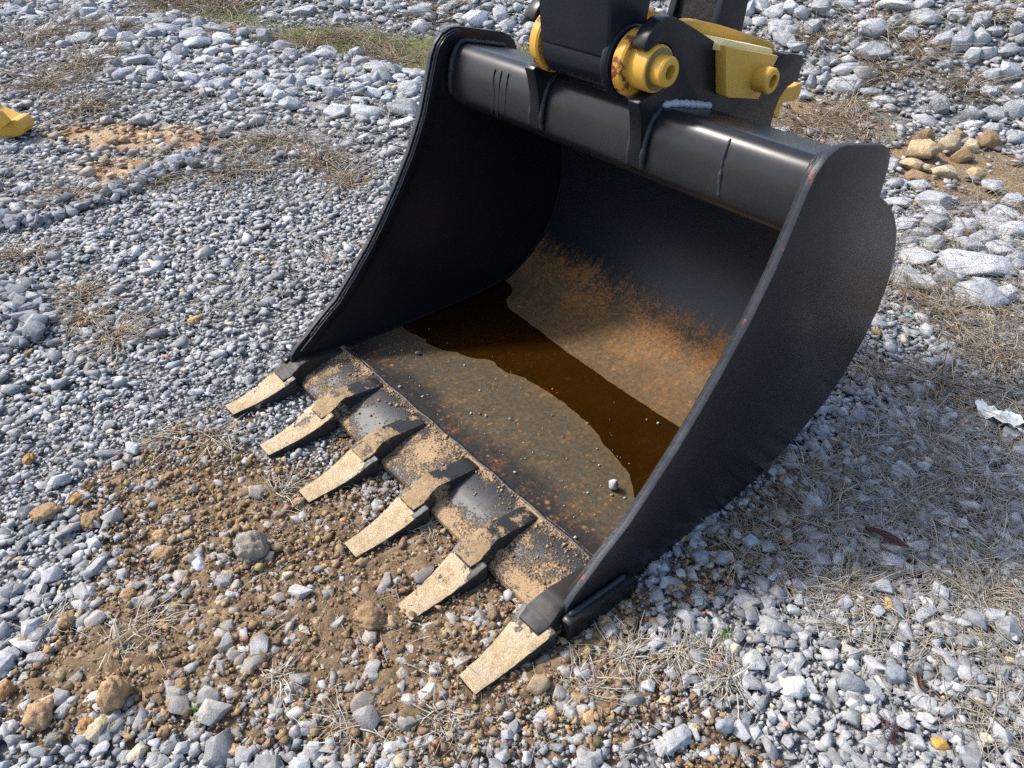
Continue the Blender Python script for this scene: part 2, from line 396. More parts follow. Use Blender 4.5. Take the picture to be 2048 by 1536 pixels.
def rust_mask(x, y):
    m = np.maximum.reduce([ell(x, y, -3.68, 1.10, .46, .22, .5), ell(x, y, -3.33, 1.42, .38, .17, .3), ell(x, y, -3.05, .95, .32, .20, .3)])
    return np.clip(m*1.2+(fbm(x, y, 5)-.5)*.9, 0, 1)
def moss_mask(x, y):
    m = np.maximum.reduce([ell(x, y, -4.3, 3.70, 1.8, .48, .50)*1.15, ell(x, y, -3.1, 4.35, .8, .35, .4)*.95, ell(x, y, -6.3, 3.0, .9, .25, .3)*.7, ell(x, y, -.75, 5.0, .25, .12, 0)*.8, ell(x, y, -1.25, 4.45, .3, .12, 0)*.6, ell(x, y, .3, 4.25, .2, .12, 0)*.5])
    return np.clip(m+(fbm(x, y, 4)-.55)*1.6, 0, 1)
def band_mask(x, y):
    """where riprap lies: the strip along the lot and the far bank"""
    f = np.interp(x, [-9, -7.1, -5.8, -4.8, -3.9, -2.9, -2.2, -1, .2, .85, 3], [1.0, 1.25, 1.42, 1.56, 1.95, 2.35, 2.6, 2.8, 3.0, 3.2, 3.9])
    b = np.interp(x, [-9, -7.8, -5.5, -4.6, -3.6, -2.0, -.1, .5, 3], [2.2, 2.4, 2.95, 3.05, 3.35, 3.7, 4.0, 4.1, 4.8])
    strip = (y > f) & (y < b)
    return strip, y > toe(x)+.05
def project(x, y, z):
    d = np.stack([x-CAM[0], y-CAM[1], z-CAM[2]], -1); q = d@FW
    q = np.where(q < .05, .05, q)
    return 1024+1500*(d@RT)/q, 768-1500*(d@UP)/q, d@FW

# ------------------------------------------------------------------ ground sheet
gx = np.concatenate([np.linspace(-400, -17, 9)[:-1], np.linspace(-17, -4, 80)[:-1], np.linspace(-4, 2.5, 120)[:-1], np.linspace(2.5, 8, 40)[:-1], np.linspace(8, 400, 9)])
gy = np.concatenate([np.linspace(-400, -3, 9)[:-1], np.linspace(-3, 6.5, 160)[:-1], np.linspace(6.5, 20, 60)[:-1], np.linspace(20, 400, 9)])
GX, GY = np.meshgrid(gx, gy); GZ = height(GX, GY)
GZ -= .012
nx, ny = len(gx), len(gy)
def add_color(me, name, rgb):
    a = me.color_attributes.new(name, 'FLOAT_COLOR', 'POINT'); c = np.ones((len(rgb), 4), np.float32); c[:, :3] = rgb
    a.data.foreach_set("color", c.ravel())
def raw_mesh(name, V, F):
    """fast mesh from numpy triangles or quads"""
    me = bpy.data.meshes.new(name); k = F.shape[1]
    me.vertices.add(len(V)); me.vertices.foreach_set("co", np.ascontiguousarray(V, np.float32).ravel())
    me.loops.add(F.size); me.loops.foreach_set("vertex_index", np.ascontiguousarray(F, np.int32).ravel())
    me.polygons.add(len(F)); me.polygons.foreach_set("loop_start", np.arange(0, F.size, k, dtype=np.int32))
    me.update(calc_edges=True); return me
idx = np.arange(nx*ny).reshape(ny, nx)
F = np.stack([idx[:-1, :-1], idx[:-1, 1:], idx[1:, 1:], idx[1:, :-1]], -1).reshape(-1, 4)
me = raw_mesh("ground", np.stack([GX, GY, GZ], -1).reshape(-1, 3), F)
add_color(me, "soil", np.stack([soil_mask(GX, GY), rust_mask(GX, GY), moss_mask(GX, GY)], -1).reshape(-1, 3))
me.polygons.foreach_set("use_smooth", np.ones(len(F), bool))
tag(link("ground", me, M_GROUND), "grey gravel lot with brown soil patches running to a stony bank", "ground", kind="structure")

# churned soil bed in front of the teeth
sx, sy = np.meshgrid(np.arange(-1.0, 1.15, .0095), np.arange(-.40, 1.02, .0095)); sm = soil_mask(sx, sy)
rid = np.abs(fbm(sx, sy, 26)-.5)*.044+np.abs(fbm(sx+7, sy, 60)-.5)*.026+(fbm(sx, sy, 7)-.5)*.022+(fbm(sx+3, sy, 150)-.5)*.005
sz = G-.022+.0245*np.clip(sm*1.5, 0, 1)+rid*np.clip(sm*2, 0, 1)-.006
inb = (np.abs(sx) < .70) & (sy > .765); sz = np.where(inb, np.minimum(sz, -.034), sz)
for tc in range(6):
    k_ = (np.abs(sx-(-.657+.26*tc)) < .064) & (sy > .515) & (sy < .78); sz = np.where(k_, np.minimum(sz, -.024), sz)
my, mx_ = sx.shape; ii = np.arange(mx_*my).reshape(my, mx_)
SF = np.stack([ii[:-1, :-1], ii[:-1, 1:], ii[1:, 1:], ii[1:, :-1]], -1).reshape(-1, 4)
kq = (sm.ravel()[SF] > .12).any(1)
sme = raw_mesh("soil_bed", np.stack([sx, sy, sz], -1).reshape(-1, 3), SF[kq])
tn_ = np.array([.185, .125, .072])[None]*(.55+.9*fbm(sx, sy, 30).reshape(-1, 1))*(.8+.4*fbm(sx+5, sy, 4).reshape(-1, 1)); add_color(sme, "tint", tn_)
soil_bed_me = sme

# ------------------------------------------------------------------ the bucket
BY0 = 1.35
bucket = thing("excavator_bucket", "black six-toothed excavator bucket resting on the gravel with rusty water inside", "bucket", (0, BY0, G))
IX, OX = .664, .682
outline = [(.791, .050), (.797, .085), (.818, .107), (.864, .140), (.917, .182), (.99, .232), (1.065, .308), (1.14, .390), (1.205, .472), (1.272, .565),
           (1.340, .672), (1.395, .78), (1.428, .875), (1.452, .948), (1.470, .986), (1.500, 1.014), (1.540, 1.026), (1.572, 1.024), (1.750, .982), (1.784, .966),
           (1.806, .942), (1.817, .912), (1.818, .872), (1.823, .834), (1.868, .808), (1.912, .776), (1.955, .738), (1.995, .692), (2.022, .645), (2.046, .592),
           (2.067, .499), (2.064, .415), (2.033, .315), (1.972, .205), (1.912, .145), (1.80, .082), (1.70, .040), (1.60, .012), (1.43, -.014), (1.2, -.016), (1.0, -.022), (.86, -.012)]
def shift(poly, dy, dz): return [(y+dy, z+dz) for y, z in poly]
def side_offset(s): return (.012*s, -.008*s)
front_edge = outline[:18]
for s in (-1, 1):
    dy, dz = side_offset(s)
    poly = shift(outline, dy, dz)
    if s < 0:                                              # the heel sits a little lower on this side
        poly = poly[:30]+[(2.085, .499), (2.085, .40), (2.064, .30), (2.022, .21), (1.965, .14), (1.895, .085), (1.81, .045), (1.72, .018), (1.60, -.004)]+poly[38:]
    bm = prism_bm(poly, s*IX, s*OX, .003, 2, 50)
    me = bm_mesh(bm)
    o = link("side_plate", me, [M_PLATE, M_EDGE], bucket, 30)
    for p in me.polygons:
        if abs(p.normal.x) < .8 and (p.normal.y < .35): p.material_index = 1
    # reinforcing bar along the front edge, inside
    inner = []
    P = [np.array(p) for p in shift(front_edge[2:], dy, dz)]
    for i, p in enumerate(P):
        d = P[min(i+1, len(P)-1)]-P[max(i-1, 0)]; d /= np.linalg.norm(d); inner.append(p+np.array([d[1], -d[0]])*.044)
    off = [tuple(p+np.array([(P[min(i+1, len(P)-1)]-P[max(i-1, 0)])[1], -(P[min(i+1, len(P)-1)]-P[max(i-1, 0)])[0]])/np.linalg.norm(P[min(i+1, len(P)-1)]-P[max(i-1, 0)])*.012) for i, p in enumerate(P)]
    bar = off+[tuple(p) for p in inner[::-1]]
    link("edge_bar", prism(bar, s*(IX-.014), s*(IX-.0005), .003, 2, 50), M_BLACK, bucket, 30)
    weld([(s*(IX-.004), p[0], p[1]) for p in off[1:]], .006, bucket, 3+s)
    weld([(s*(IX-.006), p[0], p[1]) for p in inner[1:]], .006, bucket, 5+s)
    # bolt-on strip along the lower edge outside
    strip = [(.775, .060), (.788, .066), (.98, .052), (1.012, .044), (1.028, .02), (1.026, -.045), (.90, -.04), (.777, -.002)]
    link("wear_strip", prism(shift(strip, dy, dz), s*(OX+.0005), s*(OX+.030), .006, 2, 40), M_BLACK, bucket, 30)
    weld([(s*(OX+.010), .79+dy, .068+dz), (s*(OX+.010), .88+dy, .062+dz), (s*(OX+.010), .99+dy, .055+dz)], .008, bucket, 8+s)
# wrapper (floor and back), inner face first
prof = spline([(.972, .046), (1.0, .044), (1.10, .0372), (1.20, .0327), (1.275, .0300), (1.37, .0264), (1.45, .0242), (1.55, .0263), (1.635, .0300), (1.72, .041),
               (1.80, .064), (1.872, .105), (1.935, .158), (1.988, .223), (2.022, .303), (2.041, .384), (2.045, .46), (2.036, .535), (2.005, .62), (1.95, .70), (1.88, .77), (1.80, .835), (1.72, .88)], 5)
prof = np.array(prof); NX = 68
xs = np.linspace(-IX+.0004, IX-.0004, NX)
def floor_dz(x, y):
    a = .0040*np.maximum(1-((x-.02)/.43)**2, -.35)*np.clip((1.62-y)/.2, 0, 1)
    c = -.018*np.clip((-x-.50)/.13, 0, 1)*np.exp(-((y-1.72)/.075)**2)
    nse = (fbm(x, y, 11)-.5)*.0022*np.clip((1.9-y)/.2, 0, 1)
    return a+c+nse
V = []; F = []; n = len(prof)
tang = np.gradient(prof, axis=0); nrm = np.stack([tang[:, 1], -tang[:, 0]], 1); nrm /= np.linalg.norm(nrm, axis=1)[:, None]
outer = prof+nrm*.018
rear = np.clip((prof[:, 0]-1.55)/.25, 0, 1)*np.clip((.75-prof[:, 1])/.2, 0, 1)*.036
sgn = -nrm*rear[:, None]
def wx(x): return (x+IX)/(2*IX)
for i in range(n):
    for x in xs:
        V.append((x, prof[i, 0]+sgn[i, 0]*wx(x), prof[i, 1]+sgn[i, 1]*wx(x)+floor_dz(x, prof[i, 0])))
for i in range(n):
    for x in (xs[0], xs[-1]): V.append((x, outer[i, 0]+sgn[i, 0]*wx(x), outer[i, 1]+sgn[i, 1]*wx(x)))
o0 = n*NX
for i in range(n-1):
    for j in range(NX-1): F.append((i*NX+j, (i+1)*NX+j, (i+1)*NX+j+1, i*NX+j+1))
    F.append((o0+2*i, o0+2*i+1, o0+2*i+3, o0+2*i+2))
F.append(tuple(range(0, NX))+(o0+1, o0)); F.append(tuple(range((n-1)*NX, n*NX))[::-1]+(o0+2*(n-1), o0+2*(n-1)+1))
link("shell", mesh_from(V, F), M_SHELL, bucket, 40)
for s in (-1, 1):
    weld([(s*(IX-.003), y-.012*0, z+.004) for y, z in (prof+sgn*(s > 0))[4:-6:2]], .006, bucket, 20+s, M_WELDD)
# torque tube
tube = spline([(1.62, .80), (1.56, .792), (1.525, .803), (1.503, .826), (1.497, .852), (1.502, .90), (1.512, .94), (1.529, .969), (1.553, .984), (1.585, .981), (1.68, .958), (1.75, .942), (1.79, .925)], 5)
tube = [tuple(p) for p in tube]+[(1.80, .86)]
link("torque_tube", prism(tube, -IX+.0145, IX-.0145), M_TUBE, bucket, 30)
for s in (-1, 1):
    ring = [(s*(IX-.018), y, z) for y, z in spline([(1.505, .83), (1.497, .87), (1.508, .93), (1.527, .972), (1.555, .990), (1.60, .983), (1.73, .952)], 4)]
    weld(ring, .009, bucket, 30+s)
    weld([(s*(IX-.024), p[1]-.0, p[2]) for p in ring], .006, bucket, 34+s)
# paint runs and a repaired seam on the tube
for x0, lo in ((-.435, .825), (-.405, .822), (-.372, .835)):
    p = spline([(x0, 1.517, .957), (x0+.003, 1.507, .925), (x0+.006+.01*(x0 == -.435), 1.500, .88), (x0+.004, 1.497, lo)], 5)
    link("paint_run", tube_mesh(p, .0026, 6, .5, .01, int(-x0*1000)), M_WELD, bucket, 80)
p = spline([(.425, 1.530, .972), (.428, 1.512, .940), (.432, 1.503, .905), (.438, 1.498, .868), (.442, 1.500, .84)], 6)
link("paint_run", tube_mesh(p, .004, 6, 1.0, .006, 9), M_EDGE, bucket, 80)
# lip plate
lip = [(.773, .008), (.780, .0155), (.862, .036), (.868, .0395), (.972, .050), (.990, .044), (.990, .012), (.86, -.004), (.776, -.016)]
link("cutting_edge", prism(lip, -OX+.002, OX-.002, .0015, 1, 30), M_LIP, bucket, 25)
weld([(x, .977+.002*math.sin(x*40), .0455) for x in np.linspace(-.645, .645, 60)], .008, bucket, 41, None, .3)
# two hanger ears
ear = [(1.484, .853), (1.4825, .90), (1.479, .94), (1.469, .985), (1.459, 1.012), (1.466, 1.018), (1.490, 1.021)]
cx, cz, cr = 1.516, 1.085, .0585
for a in np.linspace(-98, 98, 22): ear.append((cx+cr*math.cos(math.radians(a)), cz+cr*math.sin(math.radians(a))))
ear += [(1.487, 1.136), (1.468, 1.130), (1.457, 1.140), (1.459, 1.150), (1.474, 1.170), (1.496, 1.190), (1.526, 1.200), (1.554, 1.198), (1.590, 1.183), (1.664, 1.148), (1.740, 1.111), (1.764, 1.101),
        (1.781, 1.086), (1.792, 1.05), (1.815, 1.0), (1.86, .962), (1.93, .945), (1.99, .962), (2.03, .988), (2.045, 1.0), (2.060, 1.013), (2.085, 1.026), (2.111, 1.024), (2.177, 1.008), (2.189, .997), (2.187, .938),
        (2.134, .925), (2.124, .918), (2.104, .900), (2.090, .864), (2.085, .80), (2.0, .69), (1.9, .75), (1.79, .86), (1.62, .83), (1.55, .81), (1.505, .822), (1.488, .838)]
ear_me = prism(ear, .155, .195, .004, 2, 50)
for dx in (0, -.39):
    o = link("hanger_ear", ear_me, M_BLACK, bucket); o.location.x += dx
shade(ear_me, 30)
for x in (.152, .198, -.238, -.192):
    pts = [(x, y-.004, z) for y, z in spline([(1.499, .835), (1.494, .87), (1.502, .92), (1.520, .962), (1.55, .988)], 4)]
    weld(pts, .0085, bucket, int(abs(x)*1000))
    top = spline([(x, 1.55, .991), (x, 1.60, .985), (x, 1.68, .966), (x, 1.755, .948)], 5)
    weld(top, .011, bucket, int(abs(x)*1000)+1, M_WELDB if x == .198 else None)
# adapters and teeth
def ribbed(sections, name="mesh", bev=.004, seg=2):
    """sections: list of (y, ztop, zbot, halfwidth_top, halfwidth_bot)"""
    bm = bmesh.new(); rows = []
    for y, zt, zb, wt, wb in sections:
        rows.append([bm.verts.new((-wt, y, zt)), bm.verts.new((wt, y, zt)), bm.verts.new((wb, y, zb)), bm.verts.new((-wb, y, zb))])
    for a, b in zip(rows[:-1], rows[1:]):
        for k in range(4): bm.faces.new((a[k], a[(k+1) % 4], b[(k+1) % 4], b[k]))
    bm.faces.new(rows[0][::-1]); bm.faces.new(rows[-1])
    bmesh.ops.recalc_face_normals(bm, faces=bm.faces[:])
    bevel(bm, bev, seg, 40)
    return bm
def adapter_mesh(seed):
    bm = ribbed([(.722, .040, .0, .034, .034), (.752, .050, -.012, .040, .042), (.766, .057, .0, .039, .044), (.792, .069, .008, .034, .042), (.815, .073, .014, .032, .040), (.840, .070, .020, .0315, .039), (.90, .062, .028, .031, .038), (.945, .057, .036, .030, .037), (.962, .050, .038, .029, .036), (.970, .044, .038, .027, .034)], bev=.004)
    bmesh.ops.subdivide_edges(bm, edges=[e for e in bm.edges if e.calc_length() > .012], cuts=2, use_grid_fill=True)
    for v in bm.verts:
        k = max(0, min(1, (.88-v.co.y)/.1)); k2 = (fbm(v.co.x+seed*3.1, v.co.y, 55)-.5)
        if v.co.z > .03: v.co.z += k2*.010*k+(fbm(v.co.x+seed, v.co.y, 150)-.5)*.003*k
        v.co.x += (fbm(v.co.y+seed, v.co.z, 70)-.5)*.004*k
    me = bm_mesh(bm); shade(me, 40); return me
adm = adapter_mesh(0)
shade(adm, 35)
adk = adm.copy(); adk.materials.clear()
def tooth_mesh(seed):
    rg = np.random.default_rng(seed)
    ys = [.530, .545, .575, .61, .645, .68, .715, .74, .757]
    sec = []
    for y in ys:
        u = (y-.53)/(.757-.53)
        top = -.006+.053*u-.014*math.sin(math.pi*u)
        bot = -.022-.006*math.sin(math.pi*min(1, u*1.3))+(.010*max(0, u-.8)/.2)
        hw = .032+.026*u**1.5
        sec.append((y, top, bot, hw, hw*.97))
    bm = ribbed(sec, bev=.0035)
    bmesh.ops.subdivide_edges(bm, edges=[e for e in bm.edges if e.calc_length() > .012], cuts=3, use_grid_fill=True)
    for v in bm.verts:
        n = (fbm(v.co.x*1+seed, v.co.y, 40)-.5)*.004+(fbm(v.co.x+seed, v.co.y, 130)-.5)*.003
        if v.co.z > -.01: v.co.z += n
        v.co.x += (fbm(v.co.y+seed, v.co.z, 60)-.5)*.0022
    me = bm_mesh(bm); shade(me, 40); return me
for i in range(6):
    c = -.661+.26*i+rng.uniform(-.003, .003)
    a = link("adapter", adapter_mesh(i) if 0 < i < 5 else adk, M_ADAPT if 0 < i < 5 else M_ADBLK, bucket); a.location.x += c
    tme = tooth_mesh(i+1)
    o = link("tooth", tme, M_TOOTH, bucket); o.location.x += c+.004; o.location.z += (0, .003, 0, -.001, -.003, 0)[i]
# soil crumbs caught on the lip and packed behind the teeth
def lump(n_div, seed, k=.35):
    bm = bmesh.new(); bmesh.ops.create_icosphere(bm, subdivisions=n_div, radius=1.0); rg = np.random.default_rng(seed)
    o = rg.uniform(0, 50, 3)
    V = np.array([v.co[:] for v in bm.verts]); F = np.array([[v.index for v in f.verts] for f in bm.faces]); bm.free()
    r = 1+(.32*np.abs(fbm(V[:, 0]-o[1], V[:, 1]+V[:, 2]+o[2], 7)-.5)+.16*(fbm(V[:, 0]+V[:, 2]+o[1], V[:, 1]+o[0], 14)-.5) if n_div > 2 else 0)+k*(fbm(V[:, 0]+o[0], V[:, 1]+V[:, 2]*.7+o[1], 1.6)-.5)*2+k*.7*(fbm(V[:, 2]+o[2], V[:, 0]-V[:, 1]+o[0], 3.5)-.5)*2
    return V*r[:, None], F
def facet(seed, n_div=2, nplanes=10, smooth=46, jag=.03):
    """faceted stone as a radial function cut by random planes"""
    bm = bmesh.new(); bmesh.ops.create_icosphere(bm, subdivisions=n_div, radius=1.0)
    V = np.array([v.co[:] for v in bm.verts]); F = np.array([[v.index for v in f.verts] for f in bm.faces]); bm.free()
    rg = np.random.default_rng(seed)
    nn = rg.normal(size=(nplanes, 3)); nn /= np.linalg.norm(nn, axis=1)[:, None]
    for _ in range(12):                                   # spread the planes
        d = nn[:, None]-nn[None]; q = (d**2).sum(-1)+np.eye(nplanes); nn += .04*(d/q[..., None]**1.5).sum(1); nn /= np.linalg.norm(nn, axis=1)[:, None]
    hh = rg.uniform(.62, 1.0, nplanes)
    q = np.maximum(V@nn.T, 1e-3)/hh                        # 1/r for every plane
    inv = (q**smooth).sum(1)**(1/smooth)
    r = 1/inv; r = np.minimum(r, 1.45)
    o = rg.uniform(0, 50, 2)
    r *= 1+jag*2*(fbm(V[:, 0]*1.0+o[0], V[:, 1]+.6*V[:, 2]+o[1], 3)-.5)+jag*(fbm(V[:, 2]+o[1], V[:, 0]-V[:, 1]+o[0], 8)-.5)
    return V*r[:, None], F
def hull(seed, npts=13, bev=0.0):
    rg = np.random.default_rng(seed); p = rg.normal(size=(npts, 3)); p /= np.linalg.norm(p, axis=1)[:, None]
    for _ in range(6):
        d = p[:, None]-p[None]; q = (d**2).sum(-1)+np.eye(npts); p += .05*(d/q[..., None]**1.5).sum(1); p /= np.linalg.norm(p, axis=1)[:, None]
    p *= rg.uniform(.72, 1.1, npts)[:, None]
    bm = bmesh.new()
    for q in p: bm.verts.new(q)
    r = bmesh.ops.convex_hull(bm, input=bm.verts[:])
    bmesh.ops.delete(bm, geom=list({g for g in r['geom_interior'] if isinstance(g, bmesh.types.BMVert)}), context='VERTS')
    if bev:
        bmesh.ops.dissolve_limit(bm, angle_limit=math.radians(14), verts=bm.verts[:], edges=bm.edges[:])
        bmesh.ops.bevel(bm, geom=bm.edges[:], offset=bev, segments=1, affect='EDGES', clamp_overlap=True)
    bmesh.ops.triangulate(bm, faces=bm.faces[:]); bm.verts.index_update()
    V = np.array([v.co[:] for v in bm.verts]); F = np.array([[v.index for v in f.verts] for f in bm.faces]); bm.free()
    return V, F
def poly_stone(seed, nplanes=9, bev=0.0):
    """crushed stone: the solid left between random cutting planes"""
    rg = np.random.default_rng(seed); nn = rg.normal(size=(nplanes, 3)); nn /= np.linalg.norm(nn, axis=1)[:, None]
    for _ in range(9):
        d = nn[:, None]-nn[None]; q = (d**2).sum(-1)+np.eye(nplanes); nn += .04*(d/q[..., None]**1.5).sum(1); nn /= np.linalg.norm(nn, axis=1)[:, None]
    hh = rg.uniform(.55, .95, nplanes); pts = []
    for i in range(nplanes):
        for j in range(i):
            for k in range(j):
                A = nn[[i, j, k]]
                if abs(np.linalg.det(A)) < .08: continue
                p = np.linalg.solve(A, hh[[i, j, k]])
                if (nn@p <= hh+1e-6).all() and np.linalg.norm(p) < 2.1: pts.append(p)
    bm = bmesh.new()
    for q in pts: bm.verts.new(q)
    r = bmesh.ops.convex_hull(bm, input=bm.verts[:])
    bmesh.ops.delete(bm, geom=list({g for g in r['geom_interior'] if isinstance(g, bmesh.types.BMVert)}), context='VERTS')
    bmesh.ops.dissolve_limit(bm, angle_limit=math.radians(3), verts=bm.verts[:], edges=bm.edges[:])
    if bev:
        bmesh.ops.bevel(bm, geom=bm.edges[:], offset=bev, segments=1, affect='EDGES', clamp_overlap=True)
    bmesh.ops.triangulate(bm, faces=bm.faces[:]); bm.verts.index_update()
    V = np.array([v.co[:] for v in bm.verts]); F = np.array([[v.index for v in f.verts] for f in bm.faces]); bm.free()
    return V, F
def broken_rock(seed, nplanes=12, cuts=1, k=.045):
    """angular riprap block: cut solid with slightly worn edges and rough faces"""
    V, F = poly_stone(seed, nplanes, .05)
    bm = bmesh.new(); vs = [bm.verts.new(v) for v in V]
    for f in F: bm.faces.new([vs[i] for i in f])
    if cuts: bmesh.ops.subdivide_edges(bm, edges=[e for e in bm.edges if e.calc_length() > .22], cuts=cuts, use_grid_fill=True)
    bmesh.ops.triangulate(bm, faces=bm.faces[:]); bm.verts.index_update()
    V = np.array([v.co[:] for v in bm.verts]); F = np.array([[v.index for v in f.verts] for f in bm.faces]); bm.free()
    o = np.random.default_rng(seed).uniform(0, 50, 2)
    n_ = (fbm(V[:, 0]+o[0], V[:, 1]+.7*V[:, 2]+o[1], 2.6)-.5)*2*k+(fbm(V[:, 2]+o[1], V[:, 0]-V[:, 1]+o[0], 7)-.5)*k
    return V*(1+n_[:, None]), F
def rot_mats(yaw, tx, ty):
    cy, sy = np.cos(yaw), np.sin(yaw); a, b = np.cos(tx), np.sin(tx); c, d = np.cos(ty), np.sin(ty)
    Z = np.zeros_like(yaw); O = np.ones_like(yaw)
    Rz = np.stack([np.stack([cy, -sy, Z], -1), np.stack([sy, cy, Z], -1), np.stack([Z, Z, O], -1)], -2)
    Rx = np.stack([np.stack([O, Z, Z], -1), np.stack([Z, a, -b], -1), np.stack([Z, b, a], -1)], -2)
    Ry = np.stack([np.stack([c, Z, d], -1), np.stack([Z, O, Z], -1), np.stack([-d, Z, c], -1)], -2)
    return Rz@Rx@Ry
def scatter_mesh(name, templates, pos, scl, yaw, tx, ty, tint):
    """many small stones joined into one mesh with their own colours"""
    R = rot_mats(yaw, tx, ty); tid = rng.integers(0, len(templates), len(pos)); Vs, Fs, Cs = [], [], []; base = 0
    for k, (tv, tf) in enumerate(templates):
        m = np.where(tid == k)[0]
        if not len(m): continue
        P = np.einsum('nij,vj->nvi', R[m]*1.0, tv) if False else np.einsum('nij,nvj->nvi', R[m], tv[None]*scl[m][:, None, :])+pos[m][:, None, :]
        nv = len(tv); Vs.append(P.reshape(-1, 3)); Cs.append(np.repeat(tint[m], nv, 0))
        Fs.append((tf[None]+(base+np.arange(len(m))*nv)[:, None, None]).reshape(-1, 3)); base += nv*len(m)
    me = raw_mesh(name, np.concatenate(Vs), np.concatenate(Fs)); add_color(me, "tint", np.concatenate(Cs)); return me
T_FINE = [poly_stone(s, 7) for s in range(16)]
T_MED = [poly_stone(100+s, 8) for s in range(30)]
T_BIG = [poly_stone(200+s, 9, .03) for s in range(36)]
print("template tris", np.mean([len(t[1]) for t in T_FINE]), np.mean([len(t[1]) for t in T_MED]), np.mean([len(t[1]) for t in T_BIG]))
T_CRUMB = [lump(1, s, .5) for s in range(8)]

# crumbs on the lip, adapters
n = 1300
cxs = rng.uniform(-.66, .66, n); cys = np.where(rng.random(n) < .45, .972-np.abs(rng.normal(0, .018, n)), rng.uniform(.785, .97, n))
keep = fbm(cxs, cys, 9)+.18*np.exp(-((cys-.962)/.02)**2) > .50; cxs, cys = cxs[keep], cys[keep]
ad = np.min(np.abs(cxs[:, None]-(-.661+.26*np.arange(6))[None]), 1); k = ad > .034; cxs, cys = cxs[k], cys[k]
czs = np.interp(cys, [.78, .862, .868, .972], [.0155, .036, .0395, .05])
r = np.clip(rng.lognormal(math.log(.0022), .5, len(cxs)), .001, .007)
tint = np.array([.33, .22, .12])[None]*rng.uniform(.6, 1.35, (len(cxs), 1))
cr_me = scatter_mesh("soil_crumbs", T_CRUMB, np.stack([cxs, cys, czs+r*.4], -1), np.stack([r, r, r*.8], -1), rng.uniform(0, 6.28, len(cxs)), rng.uniform(-1, 1, len(cxs)), rng.uniform(-1, 1, len(cxs)), tint)
tag(link("soil_crumbs", cr_me, M_CLOD), "tan soil crumbs lying on the cutting edge between the teeth", "soil", kind="stuff")

# water and what lies in the bucket
wz = .0300
wm = mesh_from([(-IX+.001, 1.15, wz), (IX-.001, 1.15, wz), (IX-.001, 1.76, wz), (-IX+.001, 1.76, wz)], [(0, 1, 2, 3)])
tag(link("water_puddle", wm, M_WATER), "shallow rust-brown puddle of water pooled across the bucket floor", "puddle")
def stone_obj(name, x, y, z, sx, sy, sz, seed, col, label, cat, group=None, mat=None, div=3, kindf='facet', yaw=None, jag=.05):
    tv, tf = facet(seed, div, 10, 40, jag) if kindf == 'facet' else lump(4, seed, .30)
    yaw = rng.uniform(0, 6.28) if yaw is None else yaw
    R = rot_mats(np.array([yaw]), np.array([rng.uniform(-.25, .25)]), np.array([rng.uniform(-.25, .25)]))[0]
    Vv = (tv*np.array([sx, sy, sz]))@R.T
    me = raw_mesh(name, Vv, tf); c = np.array(col)[None]*np.ones((len(Vv), 1)); add_color(me, "tint", c)
    me.polygons.foreach_set("use_smooth", np.ones(len(tf), bool))
    o = link(name, me, mat or M_ROCK); o.location = (x, y, z); tag(o, label, cat, group); return o
stone_obj("stone", .455, 1.21, .050, .017, .014, .019, 901, (.36, .35, .35), "single grey stone sitting on the bucket floor near the right side plate", "stone", mat=M_STONE)
stone_obj("stone", -.46, 1.165, .042, .011, .008, .007, 902, (.15, .16, .18), "dark pebble on the bucket floor at the left edge of the puddle", "stone", mat=M_STONE)
peb = [(-.33, 1.0), (-.24, 1.03), (-.05, 1.12), (-.07, 1.10), (-.03, 1.13), (.03, 1.18), (.23, 1.03), (.42, 1.14), (.31, 1.52), (.345, 1.535), (.47, 1.19), (.5, 1.21), (.1, 1.3), (-.15, 1.2), (.36, 1.25), (.2, 1.36), (-.3, 1.25), (.52, .995)]
px_ = np.array([p[0] for p in peb]+list(rng.uniform(-.6, .55, 190))); py_ = np.array([p[1] for p in peb]+list(np.abs(rng.normal(0, .25, 190))+1.0))
pr = np.array(list(rng.uniform(.004, .0065, len(peb)))+list(rng.uniform(.001, .0028, 190)))
k = py_ < 1.7; px_, py_, pr = px_[k], py_[k], pr[k]
pz = np.interp(py_, prof[:60, 0], prof[:60, 1])+floor_dz(px_, py_)+pr*.5
pme = scatter_mesh("floor_grit", T_MED, np.stack([px_, py_, pz], -1), np.stack([pr, pr*.8, pr*.8], -1), rng.uniform(0, 6.28, len(px_)), rng.uniform(-1, 1, len(px_)), rng.uniform(-1, 1, len(px_)), np.array([.30, .28, .25])[None]*rng.uniform(.4, 1.3, (len(px_), 1)))
tag(link("floor_grit", pme, M_STONE), "loose grit and pebbles scattered over the bucket floor", "grit", kind="stuff")

# ------------------------------------------------------------------ arm, coupler and link above the bucket
arm = thing("dipper_stick", "dark navy excavator arm coming down between the two hanger ears", "excavator arm", (-.025, 1.5, 1.0))
def box_loft(sections, bev=.012):
    """sections: (z, y0, y1, x0, x1)"""
    bm = bmesh.new(); rows = [[bm.verts.new((x0, y0, z)), bm.verts.new((x1, y0, z)), bm.verts.new((x1, y1, z)), bm.verts.new((x0, y1, z))] for z, y0, y1, x0, x1 in sections]
    for a, b in zip(rows[:-1], rows[1:]):
        for k in range(4): bm.faces.new((a[k], a[(k+1) % 4], b[(k+1) % 4], b[k]))
    bm.faces.new(rows[0][::-1]); bm.faces.new(rows[-1]); bmesh.ops.recalc_face_normals(bm, faces=bm.faces[:])
    if bev: bevel(bm, bev, 3, 40)
    return bm_mesh(bm)
link("arm_body", box_loft([(1.095, 1.4385, 1.565, -.150, .098), (1.20, 1.429, 1.575, -.152, .105), (1.6, 1.38, 1.62, -.155, .108), (2.9, 1.21, 1.62, -.16, .112)], .014), M_ARM, arm, 35)
PY, PZ = 1.516, 1.085
